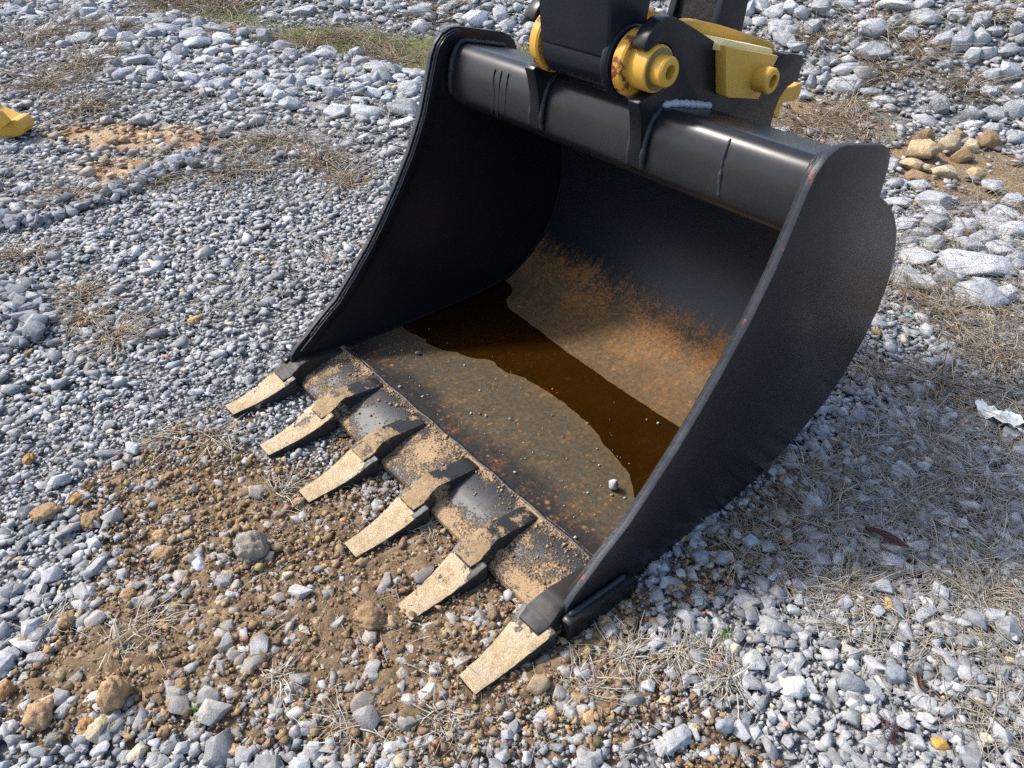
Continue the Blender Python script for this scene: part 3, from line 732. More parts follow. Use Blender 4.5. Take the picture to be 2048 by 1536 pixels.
link("arm_boss", lathe_x([(-.150, .060), (-.148, .070), (-.140, .075), (.070, .075), (.078, .080), (.083, .087), (.092, .091), (.100, .089), (.106, .082), (.106, .04)], PY, PZ, 48), M_ARM, arm, 30)
0 and link("boss_plate", box_loft([(1.075, 1.4335, 1.46, -.128, .062), (1.118, 1.4305, 1.46, -.128, .062)], .005), M_ARM, arm, 35)
coup = thing("pin_coupler", "yellow painted coupler with two hollow hinge pins through the bucket ears", "coupler", (.0, 1.7, 1.0))
link("flange", lathe_x([(.110, .05), (.112, .076), (.117, .081), (.140, .081), (.146, .077), (.146, .05)], PY, PZ, 56), M_YELR, coup, 25)
link("flange", lathe_x([(-.193, .05), (-.193, .074), (-.188, .080), (-.163, .081), (-.157, .077), (-.157, .05)], PY, PZ, 56), M_YELR, coup, 25)
link("collar", lathe_x([(.145, .030), (.145, .056), (.196, .056), (.2, .0545), (.202, .052), (.202, .030)], PY-.003, PZ, 48), M_YEL, coup, 25)
link("collar", lathe_x([(.2005, .0365), (.2005, .0505), (.2035, .0505), (.2035, .0365)], PY-.003, PZ, 48), paint("greasy_yellow", (.10, .075, .03), rough=(.3, .6), dust=1.2, dustcol=(.45, .3, .1), bumpk=.3), coup, 25)
def pin(x0, x1, r, cy, cz):
    return link("hinge_pin", lathe_x([(x0, .010), (x0, r-.001), (x0+.002, r), (x1-.007, r), (x1-.002, r-.0035), (x1, r-.008), (x1, .0185), (x1-.002, .0172), (x1-.05, .0172), (x1-.05, .003)], cy, cz, 44), M_YEL, coup, 30)
pin(.19, .238, .0365, PY-.003, PZ)
P2Y, P2Z = 1.939, .992
yplate = [(1.731, 1.110), (1.989, 1.044), (1.973, 1.021), (1.929, .938), (1.784, .971), (1.768, .979)]
link("latch_plate", prism(yplate, .196, .232, .005, 2, 30), M_YEL, coup, 30)
link("top_weld", box_loft([(1.045, 1.738, 1.985, .108, .205), (1.0455, 1.738, 1.985, .108, .205)], 0) if False else prism([(1.728, 1.112), (1.748, 1.120), (1.975, 1.062), (1.984, 1.050), (1.975, 1.035), (1.728, 1.095)], .118, .214, .004, 2, 30), M_YELW, coup, 30)
pin(.225, .278, .0345, P2Y-.030, P2Z+.008)
ylink = rounded([(1.60, 1.10), (1.68, 1.152), (1.74, 1.152), (1.80, 1.138), (1.878, 1.117), (2.005, 1.077), (2.125, 1.04), (2.155, 1.02), (2.165, .98), (2.20, .90), (2.294, .873), (2.362, .884), (2.357, .822), (2.287, .832), (2.255, .838), (2.258, .784), (2.244, .785), (2.15, .87), (1.95, .905), (1.75, .98)], 2)
for x0 in (.080, -.150):
    link("coupler_plate", prism(ylink, x0, x0+.036, .003, 1, 50), M_YEL, coup, 30)
blink = thing("bucket_link", "black cast link bar rising behind the yellow coupler", "link", (-.03, 1.95, 1.0))
for x0 in (-.120, .040):
    link("link_side", box_loft([(.95, 1.885, 2.015, x0, x0+.024), (1.07, 1.905, 2.043, x0, x0+.024), (1.16, 1.931, 2.050, x0, x0+.024), (1.7, 2.09, 2.20, x0, x0+.024), (2.6, 2.36, 2.46, x0, x0+.024)], .004), M_ARM, blink, 30)
link("link_web", box_loft([(1.0, 1.915, 2.02, -.097, .041), (1.16, 1.945, 2.035, -.097, .041), (1.7, 2.10, 2.19, -.097, .041), (2.6, 2.37, 2.45, -.097, .041)], .004), M_TEX, blink, 30)

# yellow attachment at the edge of the lot
ya = thing("yellow_attachment", "yellow painted steel attachment with a rounded nose lying on the gravel", "attachment", (-4.0, .63, G))
def plate_rt(poly, d0, d1, name, mat, org=(-4.09, .53)):
    """polygon in (along, z) in the plane facing the lot, from depth d0 to d1 away from it"""
    a = Vector((RT[0], RT[1], 0)); nrm_ = Vector((-RT[1], RT[0], 0))
    bm = prism_bm(poly, d0, d1, .004, 2, 40); M = Matrix(((nrm_[0], a[0], 0, org[0]), (nrm_[1], a[1], 0, org[1]), (0, 0, 1, G), (0, 0, 0, 1)))
    bmesh.ops.transform(bm, matrix=M, verts=bm.verts[:]); return link(name, bm_mesh(bm), mat, ya, 30)
plate_rt([(-.6, .0), (0, -.01), (.10, .0), (.17, .016), (.205, .034), (.215, .06), (.208, .09), (.195, .108), (.175, .113), (.150, .108), (.075, .150), (.055, .160), (.048, .182), (.03, .193), (0, .197), (-.2, .225), (-.6, .225)], .0, .13, "body_plate", M_YEL)
plate_rt([(.062, .122), (.130, .172), (.163, .108), (.107, .074)], -.05, -.001, "wedge_block", M_YEL)

# ------------------------------------------------------------------ gravel
def cand(n, x0=-10.5, x1=2.7, y0=-1.7, y1=10.5):
    x = rng.uniform(x0, x1, n); y = rng.uniform(y0, y1, n); z = height(x, y)
    u, v, dep = project(x, y, z); ok = (u > -230) & (u < 2280) & (v > -160) & (v < 1760) & (dep > .3)
    # outside the bucket floor
    inside = (np.abs(x) < .672) & (y > .79) & (y < 1.86)
    ok &= ~inside
    return x[ok], y[ok], z[ok]
def cam_d_(x, y, z): return np.sqrt((x-CAM[0])**2+(y-CAM[1])**2+(z-CAM[2])**2)
AREA = 13.2*12.2
def zone(density, d0, d1, pred=None):
    x, y, z = cand(int(density*AREA)); d = cam_d_(x, y, z); k = (d >= d0) & (d < d1)
    if pred is not None: k &= pred(x, y)
    return x[k], y[k], z[k]
def tints(x, y, n):
    t = np.array([.305, .306, .307])[None]*rng.uniform(.62, 1.30, (n, 1))*rng.normal(1, .008, (n, 3))
    q = rng.random(n)
    for lo, hi, c in ((0, .015, (.50, .42, .28)), (.015, .022, (.40, .26, .12)), (.022, .075, (.40, .40, .395)), (.075, .16, (.19, .195, .20)), (.16, .21, (.29, .285, .265)), (.21, .213, (.36, .2, .15))):
        k = (q >= lo) & (q < hi); t[k] = np.array(c)[None]*rng.uniform(.8, 1.15, (k.sum(), 1))
    m = soil_mask(x, y)*rng.uniform(.25, 1.15, n); m = np.clip(m*.75-.12, 0, .62)[:, None]
    t = t*(1-m)+m*np.array([.33, .25, .16])[None]*rng.uniform(.6, 1.2, (n, 1))
    r = np.clip(rust_mask(x, y)*rng.uniform(.5, 1.1, n), 0, .8)[:, None]
    return t*(1-r)+r*np.array([.38, .25, .13])[None]*rng.uniform(.7, 1.2, (n, 1))
def teeth_clear(x, y): return ~((np.abs(x) < .73) & (y > .50) & (y < .80) & (np.min(np.abs(x[:, None]-(-.657+.26*np.arange(6))[None]), 1) < .062))
def gravel(templates, density, d0, d1, med, sig, lo, hi, name, flat=(.45, .85), tilt=.45, lift=.3, pred=None, patch=.25, soilcut=0.0):
    x, y, z = zone(density, d0, d1, pred); n = len(x)
    if soilcut:
        k = rng.random(n) > soilcut*soil_mask(x, y); x, y, z = x[k], y[k], z[k]; n = len(x)
    k = rng.random(n) > .55*rust_mask(x, y); x, y, z = x[k], y[k], z[k]; n = len(x)
    k = rng.random(n) > .97*np.clip(1.6*moss_mask(x, y), 0, 1); x, y, z = x[k], y[k], z[k]; n = len(x)
    r = np.clip(rng.lognormal(math.log(med), sig, n)*(1+patch*(fbm(x, y, 1.3)-.5)*2), lo, hi)
    s = np.stack([r*rng.uniform(.95, 1.45, n), r*rng.uniform(.75, 1.1, n), r*rng.uniform(*flat, n)], -1)
    zz = z+s[:, 2]*lift+rng.uniform(0, .35, n)*r
    return name, templates, np.stack([x, y, zz], -1), s, rng.uniform(0, 6.283, n), rng.normal(0, tilt*.6, n), rng.normal(0, tilt*.6, n), tints(x, y, n)
coarse = lambda x, y: teeth_clear(x, y) & (rng.random(len(x)) < .18+.82*np.clip((x*.8-y*.25+.35+(fbm(x, y, 1.1)-.5)*1.6)*1.6, 0, 1))
parts = [gravel(T_BIG, 1650, 0, 2.95, .0118, .36, .007, .028, "g", pred=coarse, soilcut=.82),
         gravel(T_MED, 2500, 0, 2.95, .0072, .38, .0045, .016, "g", pred=teeth_clear, soilcut=.80),
         gravel(T_FINE, 4200, 0, 2.95, .0044, .35, .0025, .008, "g", soilcut=.6, lift=.5),
         gravel(T_MED, 2500, 2.95, 4.6, .0092, .42, .005, .034, "g", flat=(.35, .7), tilt=.32),
         gravel(T_FINE, 1500, 2.95, 4.6, .0060, .3, .004, .01, "g"),
         gravel(T_FINE, 640, 4.6, 11, .0145, .42, .007, .045, "g", soilcut=.9, flat=(.35, .7), tilt=.32)]
for i, (nm, tp, p, s, yw, tx, ty, tn) in enumerate(parts):
    me = scatter_mesh("gravel", tp, p, s, yw, tx, ty, tn)
    tag(link("gravel", me, M_STONE), "loose angular blue-grey crushed stone covering the lot", "gravel", kind="stuff")
# low ridges of coarser, darker stone left along the wheel tracks
qx, qy = [], []
for pl_, m_ in (([(-2.74, .20), (-2.65, .48), (-2.79, 1.02), (-3.05, 1.50)], 190), ([(-2.15, .02), (-1.80, .22), (-1.55, .12)], 110), ([(-2.9, 1.3), (-2.6, 1.45)], 50)):
    pl_ = np.array(pl_); u_ = rng.uniform(0, len(pl_)-1, m_); i_ = np.minimum(u_.astype(int), len(pl_)-2); f_ = (u_-i_)[:, None]
    q_ = pl_[i_]*(1-f_)+pl_[i_+1]*f_+rng.normal(0, .045, (m_, 2)); qx.append(q_[:, 0]); qy.append(q_[:, 1])
x, y = np.concatenate(qx), np.concatenate(qy); n = len(x); r = np.clip(rng.lognormal(math.log(.024), .3, n), .014, .045); z = height(x, y)
me = scatter_mesh("coarse_gravel", T_BIG, np.stack([x, y, z+r*.45+rng.uniform(0, .025, n)], -1), np.stack([r*rng.uniform(.9, 1.3, n), r*.9, r*.65], -1), rng.uniform(0, 6.28, n), rng.normal(0, .4, n), rng.normal(0, .4, n), np.array([.20, .207, .215])[None]*rng.uniform(.7, 1.35, (n, 1)))
tag(link("coarse_gravel", me, M_STONE), "low ridges of coarser dark grey stone along the wheel tracks", "gravel", kind="stuff")
tag(link("soil_bed", soil_bed_me, M_CLOD), "churned brown soil in front of the bucket teeth", "soil", kind="stuff")
# crumbled soil among the stones in front of the teeth
x, y, z = zone(9000, 0, 2.9, lambda x, y: soil_mask(x, y) > .35); n = len(x)
r = np.clip(rng.lognormal(math.log(.0024), .6, n), .0011, .011)
me = scatter_mesh("soil_clumps", T_FINE, np.stack([x, y, z+.008+r*.5], -1), np.stack([r*1.1, r, r*.8], -1), rng.uniform(0, 6.28, n), rng.normal(0, .6, n), rng.normal(0, .6, n),
                  np.array([.30, .205, .115])[None]*rng.uniform(.55, 1.4, (n, 1))*rng.normal(1, .05, (n, 3)))
tag(link("soil_clumps", me, M_CLOD), "crumbly brown soil scraped up around the bucket teeth", "soil", kind="stuff")

x, y, z = zone(200, 0, 2.8, lambda x, y: soil_mask(x, y) > .45); n = len(x)
r = np.clip(rng.lognormal(math.log(.0085), .4, n), .005, .018)
me = scatter_mesh("soil_lumps", [lump(2, 60+s, .75) for s in range(10)], np.stack([x, y, z+r*.35], -1), np.stack([r*1.15, r, r*.75], -1), rng.uniform(0, 6.28, n), rng.normal(0, .5, n), rng.normal(0, .5, n),
                  np.array([.34, .24, .14])[None]*rng.uniform(.6, 1.25, (n, 1)))
tag(link("soil_lumps", me, M_CLOD), "small brown soil lumps mixed with stones around the bucket teeth", "soil", kind="stuff")

# ------------------------------------------------------------------ individual clods and stones near the bucket
CLODS = [(.144, -.095, .069, .086, "large rough clay clod with grass roots lying in the gravel before the teeth"), (-.035, -.285, .038, .040, "orange clay clod at the near left corner of the gravel"),
         (.079, -.238, .062, .05, "flat crumbling clay clod between the large clod and the corner"), (.171, -.168, .039, .036, "small orange clay clod beside the large rough clod"),
         (-.145, -.122, .044, .037, "yellowish clay clod beside a dry weed"), (-.123, .023, .039, .036, "round tan clay lump half sunk in grey stones"), (.213, .028, .035, .029, "small clay lump at the edge of the brown soil"),
         (-.842, -.041, .040, .028, "rust-coloured clay crumb far out in the grey gravel"), (-.452, .027, .059, .036, "dark-sided wedge of clay on grey stones"), (-.565, .022, .04, .034, "orange clay lump next to the wedge of clay"),
         (-.568, -.062, .069, .036, "long low grey-brown clay slab"), (-.266, .158, .048, .033, "tan clay lump behind the brown one"), (-.20, .139, .056, .037, "brown clay lump broken on its sunny side"),
         (-.055, .329, .085, .08, "big grey-topped clay lump in the middle of the soil patch"), (-.49, .266, .031, .021, "small clay lump by the twigs left of the teeth"),
         (.342, .458, .075, .055, "broad clay clod near the tip of the fifth tooth")]
for i, (x, y, a, h, lab) in enumerate(CLODS):
    z = float(height(x, y))
    col = np.array([.33, .215, .115])*rng.uniform(.85, 1.2)
    if i in (13,): col = np.array([.27, .235, .19])
    if i in (1, 3, 7, 9): col = np.array([.38, .215, .09])
    stone_obj("clay_clod", x, y, z+h*.3, a*.52, a*.45, h*.52, 300+i, col, lab, "clod", "clay clods scattered before the teeth", M_CLOD, 3, 'lump')
STONES = [(1.133, 1.103, .059, .036, (.50, .50, .46), "rounded whitish stone, biggest in the shaded gravel right of the bucket"), (.985, 1.082, .031, .031, (.52, .47, .33), "cream pebble in the gravel right of the bucket"),
          (.951, .98, .026, .023, (.48, .45, .36), "cream pebble nearest the dry stems right of the bucket corner"), (1.413, 1.231, .034, .023, (.50, .30, .07), "orange stone near the bottom right corner"),
          (1.473, 1.32, .03, .026, (.52, .49, .34), "pale yellow stone beside the orange stone"), (.811, 1.39, .046, .049, (.25, .27, .29), "upright grey stone close to the right side plate"),
          (.754, 1.239, .050, .045, (.20, .215, .235), "blocky dark grey stone touching the shade of the side plate"), (.79, 1.275, .042, .04, (.19, .21, .24), "dark blue-grey stone between two larger stones by the side plate"),
          (1.09, .90, .04, .055, (.27, .29, .31), "standing grey stone in dry stems below the bucket corner"), (1.21, 1.21, .062, .05, (.25, .26, .275), "long smooth grey stone leaning in the gravel"),
          (1.27, 1.31, .066, .040, (.22, .235, .255), "long dark grey stone next to the small curled leaf"), (.75, .657, .058, .05, (.30, .225, .14), "soil-covered tan rock beside the last tooth"),
          (-.10, .20, .05, .03, (.40, .41, .42), "pale grey stone at the edge of the brown soil"), (-.68, .22, .05, .04, (.45, .46, .47), "white-topped stone left of the soil among twigs")]
for i, (x, y, a, h, c, lab) in enumerate(STONES):
    stone_obj("stone", x, y, float(height(x, y))+h*.32, a*.54, a*.40, h*.5, 400+i, c, lab, "stone", "larger loose stones near the bucket", M_STONE, 3, jag=.03)

# ------------------------------------------------------------------ riprap
ROCKS = {}
ROCKS['bandL']=[(-6.23,1.68,0.21,0.12),(-6.21,1.89,0.18,0.12),(-6.78,1.82,0.23,0.11),(-5.73,1.87,0.14,0.11),(-5.95,1.97,0.16,0.13),(-5.99,2.19,0.13,0.09),(-5.18,1.78,0.25,0.12),(-5.44,1.65,0.15,0.06),(-6.74,1.61,0.14,0.09),(-6.84,2.05,0.18,0.06),(-6.12,2.37,0.2,0.08),(-5.78,2.46,0.23,0.11),(-5.81,2.72,0.17,0.08),(-5.22,2.88,0.15,0.16),(-5.47,2.79,0.12,0.12),(-5.38,2.34,0.2,0.13),(-5.47,2.58,0.18,0.09),(-4.69,1.75,0.14,0.11),(-4.5,1.92,0.15,0.1),(-5.08,2.01,0.14,0.09),(-4.91,2.18,0.16,0.07),(-4.53,2.2,0.14,0.1),(-4.23,2.04,0.14,0.09),(-4.19,2.17,0.12,0.07),(-4.27,2.34,0.14,0.08),(-3.87,2.25,0.13,0.1),(-3.47,2.2,0.15,0.1),(-3.71,2.25,0.11,0.1),(-3.74,2.37,0.11,0.07),(-3.82,2.59,0.16,0.09),(-3.48,2.55,0.13,0.12),(-3.13,2.36,0.15,0.1),(-3.26,2.35,0.11,0.05),(-4.57,3.11,0.16,0.08),(-4.47,2.99,0.18,0.08),(-4.86,2.85,0.16,0.11),(-7.7,1.4,0.16,0.08),(-7.41,1.53,0.18,0.08),(-6.17,1.5,0.13,0.09),(-5.8,1.67,0.1,0.06),(-4.54,1.63,0.1,0.07),(-4.3,1.93,0.11,0.06),(-3.6,2.11,0.1,0.05),(-3.77,2.07,0.09,0.06),(-5.87,3.27,0.14,0.11),(-5.35,3.68,0.14,0.1),(-5.75,3.53,0.24,0.05),(-5.55,3.84,0.13,0.11),(-6.57,2.45,0.18,0.11),(-6.64,2.62,0.15,0.1),(-6.63,2.19,0.19,0.1),(-6.55,2.31,0.13,0.08),(-6.23,2.53,0.19,0.11),(-5.32,2.58,0.15,0.09),(-5.09,2.34,0.15,0.08),(-4.61,2.8,0.14,0.1),(-4.14,2.69,0.14,0.08),(-4.1,2.47,0.13,0.08),(-4.86,2.62,0.15,0.08),(-4.57,2.56,0.13,0.08),(-4.93,2.53,0.13,0.08)]
ROCKS['bandL2']=[(-4.26,3.19,0.12,0.12),(-3.79,3.14,0.25,0.08),(-3.62,2.89,0.11,0.09),(-3.5,2.73,0.11,0.09),(-3.36,2.78,0.17,0.07),(-3.38,2.9,0.09,0.06),(-3.3,3.03,0.18,0.11),(-3.15,2.78,0.09,0.08),(-2.89,2.73,0.2,0.14),(-2.98,2.52,0.21,0.1),(-2.68,2.57,0.16,0.07),(-2.77,2.5,0.08,0.05),(-2.75,2.7,0.06,0.05),(-3.02,2.93,0.05,0.07),(-3.61,3.27,0.11,0.06),(-3.4,3.19,0.09,0.06),(-3.57,3.13,0.1,0.05),(-3.18,3.0,0.08,0.05),(-3.26,2.62,0.11,0.06)]
ROCKS['far']=[(-4.83,4.25,0.21,0.15),(-4.73,4.26,0.12,0.1),(-5.31,3.97,0.08,0.05),(-4.96,4.15,0.1,0.08),(-5.06,3.97,0.13,0.06),(-4.32,4.49,0.24,0.2),(-4.18,4.64,0.14,0.19),(-4.69,4.42,0.13,0.08),(-4.54,4.54,0.11,0.07),(-4.14,4.81,0.09,0.09),(-5.07,4.22,0.08,0.05),(-5.19,3.86,0.1,0.07),(-5.19,3.99,0.11,0.05),(-4.39,4.68,0.1,0.08),(-4.51,4.42,0.11,0.07),(-4.8,4.17,0.09,0.05),(-4.67,4.36,0.1,0.05),(-4.69,4.51,0.1,0.06),(-5.18,4.15,0.1,0.05),(-5.48,3.94,0.11,0.06)]
ROCKS['bank']=[(-2.25,5.7,0.13,0.11),(-2.11,5.69,0.13,0.13),(-2.03,5.78,0.13,0.13),(-1.92,5.77,0.12,0.13),(-1.82,5.87,0.16,0.13),(-1.96,5.54,0.18,0.15),(-1.74,5.66,0.14,0.13),(-1.34,5.82,0.21,0.17),(-1.37,6.11,0.23,0.11),(-1.15,6.08,0.21,0.11),(-1.23,6.22,0.15,0.07),(-1.12,5.89,0.13,0.12),(-1.27,5.99,0.09,0.09),(-0.89,5.94,0.12,0.13),(-0.78,5.95,0.12,0.22),(-0.7,6.05,0.15,0.16),(-0.8,6.22,0.13,0.12),(-0.65,5.89,0.12,0.15),(-0.98,6.22,0.12,0.09),(-0.76,5.77,0.1,0.06),(-1.19,5.63,0.22,0.15),(-1.58,5.54,0.1,0.11),(-1.72,5.45,0.15,0.09),(-1.17,5.25,0.2,0.14),(-1.27,5.4,0.15,0.08),(-1.34,5.24,0.09,0.12),(-1.37,5.15,0.08,0.12),(-1.32,5.0,0.14,0.08),(-1.46,5.27,0.12,0.07),(-1.03,5.3,0.12,0.06),(-0.9,5.28,0.12,0.06),(-0.9,5.17,0.09,0.06),(-0.82,5.22,0.08,0.05),(-0.52,5.13,0.12,0.09),(-0.4,5.88,0.14,0.15),(-0.46,5.81,0.11,0.12),(-0.39,5.69,0.13,0.1),(-0.2,5.65,0.15,0.13),(-0.28,5.55,0.16,0.09),(-0.28,5.81,0.08,0.08),(-0.56,6.24,0.1,0.14),(-0.32,5.68,0.12,0.05),(-0.32,5.34,0.12,0.06),(-0.2,5.37,0.11,0.08),(-0.03,5.28,0.09,0.1),(-1.7,5.99,0.14,0.07),(-1.54,5.91,0.09,0.07),(-1.6,6.09,0.1,0.05),(-2.3,5.62,0.1,0.11),(-2.16,5.58,0.11,0.07),(-1.98,5.68,0.09,0.08),(-1.73,5.87,0.08,0.07),(-0.71,6.33,0.1,0.07),(-0.71,6.44,0.11,0.06),(-0.67,6.19,0.1,0.07),(-0.49,6.06,0.11,0.09),(-0.49,6.19,0.09,0.09),(-1.0,6.33,0.12,0.05),(-0.89,6.37,0.1,0.05)]
ROCKS['brown']=[(-0.39,4.88,0.09,0.08),(-0.26,4.53,0.18,0.15),(-0.21,4.76,0.13,0.13),(-0.1,4.71,0.11,0.1),(-0.21,4.32,0.13,0.1),(-0.14,4.34,0.06,0.06),(-0.03,4.34,0.12,0.09),(0.08,4.46,0.11,0.09),(-0.13,4.19,0.1,0.04),(-0.1,5.06,0.15,0.15),(-0.27,5.04,0.09,0.07),(-0.14,4.91,0.08,0.08)]
ROCKS['bandR']=[(-0.27,4.24,0.05,0.09),(-0.15,4.02,0.09,0.07),(-0.05,4.08,0.13,0.06),(-0.03,3.82,0.13,0.06),(0.09,3.92,0.16,0.13),(0.16,3.85,0.09,0.07),(0.01,3.74,0.04,0.04),(0.12,3.62,0.12,0.07),(0.12,3.75,0.08,0.04),(0.24,3.58,0.09,0.08),(0.33,3.64,0.1,0.08),(0.32,3.77,0.12,0.08),(0.44,3.72,0.11,0.09),(0.41,3.92,0.17,0.08),(0.49,3.91,0.14,0.1),(0.53,3.68,0.12,0.07),(0.32,3.34,0.16,0.08),(0.53,3.46,0.28,0.12),(0.64,3.58,0.06,0.08),(0.5,3.29,0.1,0.07),(0.21,4.36,0.12,0.07),(0.36,4.09,0.14,0.05),(0.34,4.27,0.1,0.07),(0.21,3.48,0.08,0.04)]
ROCKS['bandR2']=[(0.65,3.19,0.19,0.14),(0.71,3.28,0.1,0.1),(0.49,3.25,0.12,0.08)]

REG = {'bandL': "in the rock strip across the lot", 'bandL2': "in the rock strip close behind the bucket", 'far': "at the foot of the far grassy bank",
       'bank': "on the stony bank behind the coupler", 'bandR': "in the rock pile right of the bucket", 'brown': "in the heap of clay rubble"}
SHORT = {'bandL': "in the lot-crossing rock strip", 'bandL2': "close behind the bucket", 'far': "by the grassy bank", 'bank': "on the stony bank", 'bandR': "in the rock pile", 'brown': "in the clay rubble"}
ORD = ["biggest", "second biggest", "third biggest", "fourth biggest", "fifth biggest", "sixth biggest", "seventh biggest", "eighth biggest", "ninth biggest", "tenth biggest"]
ROCKS['bandR'] = ROCKS['bandR']+ROCKS.pop('bandR2')
def yaw_to_cam(x, y): return math.atan2(RT[1], RT[0])+rng.uniform(-.35, .35)
seed = 1000; USED = set()
placed = []
for reg, lst in ROCKS.items():
    lst = sorted(lst, key=lambda r: -r[2]*r[3])
    for i, (x, y, a, h) in enumerate(lst):
        z = float(height(x, y)); seed += 1
        placed.append((x, y, a*.5))
        if reg == 'brown':
            col = np.array([[.36, .27, .155], [.25, .17, .09], [.40, .33, .22]][i % 3])*rng.uniform(.85, 1.15)
            noun = "tan clay rock"
        else:
            col = np.array([.355, .362, .37])*rng.uniform(.72, 1.25)*rng.normal(1, .012, 3)
            noun = "pale grey boulder" if i < 10 else "pale grey rock"
        if i == 0: tops = []
        q = project(np.array(x), np.array(y), np.array(z)); uu, vv = float(q[0]), float(q[1])
        if i < 10: tops.append((uu, vv, i))
        lab = f"{ORD[i]} {noun} {REG[reg]}" if i < 10 else f"smaller pale grey angular rock {REG[reg]}" if reg != 'brown' else f"smaller tan clay rock {REG[reg]}"
        if i >= 10:
            done = False
            for du, dv_, k in sorted(((uu-t[0], vv-t[1], t[2]) for t in tops), key=lambda t: math.hypot(t[0], t[1]*1.6)):
                side = ("right of" if du > 0 else "left of") if abs(du) > abs(dv_)*1.6 else ("before" if dv_ > 0 else "behind")
                for pre in ("small", "next small", "another small"):
                    l2 = f"{pre} rock {side} the {ORD[k]} boulder {SHORT[reg]}" if reg != 'brown' else f"{pre} clay rock {side} the {ORD[k]} one {SHORT[reg]}"
                    if l2 not in USED: done = True; break
                if done: break
            lab = l2
        USED.add(lab)
        dv = 3 if a > .10 else 2
        tv, tf = broken_rock(seed, 11, 1 if a > .09 else 0, .05 if reg != 'brown' else .14)
        hz = max(h*.62, a*.26)
        R = rot_mats(np.array([yaw_to_cam(x, y)]), np.array([rng.uniform(-.22, .22)]), np.array([rng.uniform(-.22, .22)]))[0]
        Vv = (tv*np.array([a*.62, a*.50, hz*.78]))@R.T
        me = raw_mesh("boulder", Vv, tf); add_color(me, "tint", col[None]*np.ones((len(Vv), 1))); o = link("boulder" if reg != 'brown' else "clay_rock", me, M_ROCK if reg != 'brown' else M_CLOD); o.location = (x, y, z+hz*.34)
        tag(o, lab, "boulder" if reg != 'brown' else "rock", "boulders "+REG[reg] if reg != 'brown' else "clay rocks "+REG[reg])
# smaller riprap filling the gaps
x = rng.uniform(-9.5, 2.2, 9000); y = rng.uniform(1, 9.5, 9000); st, bk = band_mask(x, y); z = height(x, y); u, v, dp = project(x, y, z)
k = (st | bk) & (u > -200) & (u < 2250) & (v > -250) & (fbm(x, y, 1.2) > .36) & (soil_mask(x, y) < .45); x, y, z, bk = x[k], y[k], z[k], bk[k]
n = len(x); r = np.clip(rng.lognormal(math.log(.040), .42, n), .018, .11)
pl = np.array(placed); keep = np.ones(n, bool)
for i in range(n):
    d = np.hypot(pl[:, 0]-x[i], pl[:, 1]-y[i]); keep[i] = (d > pl[:, 2]*.7+r[i]*.6).all()
x, y, z, r = x[keep], y[keep], z[keep], r[keep]; n = len(x)
T_RIP = [broken_rock(5000+s, 10, 0, .05) for s in range(24)]
s = np.stack([r*rng.uniform(.95, 1.35, n), r*rng.uniform(.75, 1.05, n), r*rng.uniform(.5, .85, n)], -1)
m = soil_mask(x, y)[:, None]*.35
tn = np.array([.315, .32, .325])[None]*rng.uniform(.62, 1.25, (n, 1))*(1-m)+m*np.array([.34, .25, .15])[None]
me = scatter_mesh("riprap_fill", T_RIP, np.stack([x, y, z+s[:, 2]*.35], -1), s, rng.uniform(0, 6.28, n), rng.normal(0, .25, n), rng.normal(0, .25, n), tn)
tag(link("riprap_fill", me, M_ROCK), "small broken rock filling the gaps between the boulders", "rubble", kind="stuff")

# ------------------------------------------------------------------ dry grass
def stems(rows):
    """rows: (x, y, z, yaw, length, rise, bend, width, colour) -> flat ribbons crossed with a second ribbon"""
    V, F, C = [], [], []; K = 4; b = 0
    for (x, y, z, yaw, ln, rise, bend, wd, col) in rows:
        p = np.array([x, y, z]); a = yaw; e = rise; pts = [p]
        for k in range(K-1):
            p = p+np.array([math.cos(a)*math.cos(e), math.sin(a)*math.cos(e), math.sin(e)])*ln/(K-1); pts.append(p)
            a += bend+rng.normal(0, .18); e += rng.normal(-.10-rise*.28, .12)
        for k, q in enumerate(pts):
            zf = height(q[0], q[1])+.006
            q = np.array([q[0], q[1], max(q[2], float(zf))])
            t = 1-.75*k/(K-1); nx_, ny_ = -math.sin(a), math.cos(a)
            V += [q+np.array([nx_, ny_, 0])*wd*t*.5+np.array([0, 0, wd*.25]), q-np.array([nx_, ny_, 0])*wd*t*.5+np.array([0, 0, wd*.25]), q-np.array([0, 0, wd*.45*t])]
            C += [col]*3
        for k in range(K-1):
            o = b+3*k
            for i in range(3):
                j = (i+1) % 3; F += [(o+i, o+j, o+3+j), (o+i, o+3+j, o+3+i)]
        b += 3*K
    me = raw_mesh("dry_grass", np.array(V), np.array(F)); add_color(me, "tint", np.array(C)); return me
STRAW = np.array([[.44, .385, .29], [.42, .385, .33], [.34, .28, .20], [.50, .45, .36], [.25, .18, .12], [.33, .31, .28]])
def tuft_rows(x, y, rad, n, up=.5, wd=.0021):
    rows = []; a0 = rng.uniform(0, 6.28)
    for _ in range(n):
        ox, oy = rng.normal(0, rad*.22, 2); yaw = a0+rng.normal(0, 1.3) if rng.random() < .6 else rng.uniform(0, 6.28)
        c = STRAW[rng.integers(0, 6)]*rng.uniform(.75, 1.15)
        rows.append((x+ox, y+oy, float(height(x+ox, y+oy))+.008, yaw, rad*rng.uniform(.5, 1.5), abs(rng.normal(.15, up*.6)), rng.normal(0, .22), wd*rng.uniform(.6, 1.3), c))
    return rows
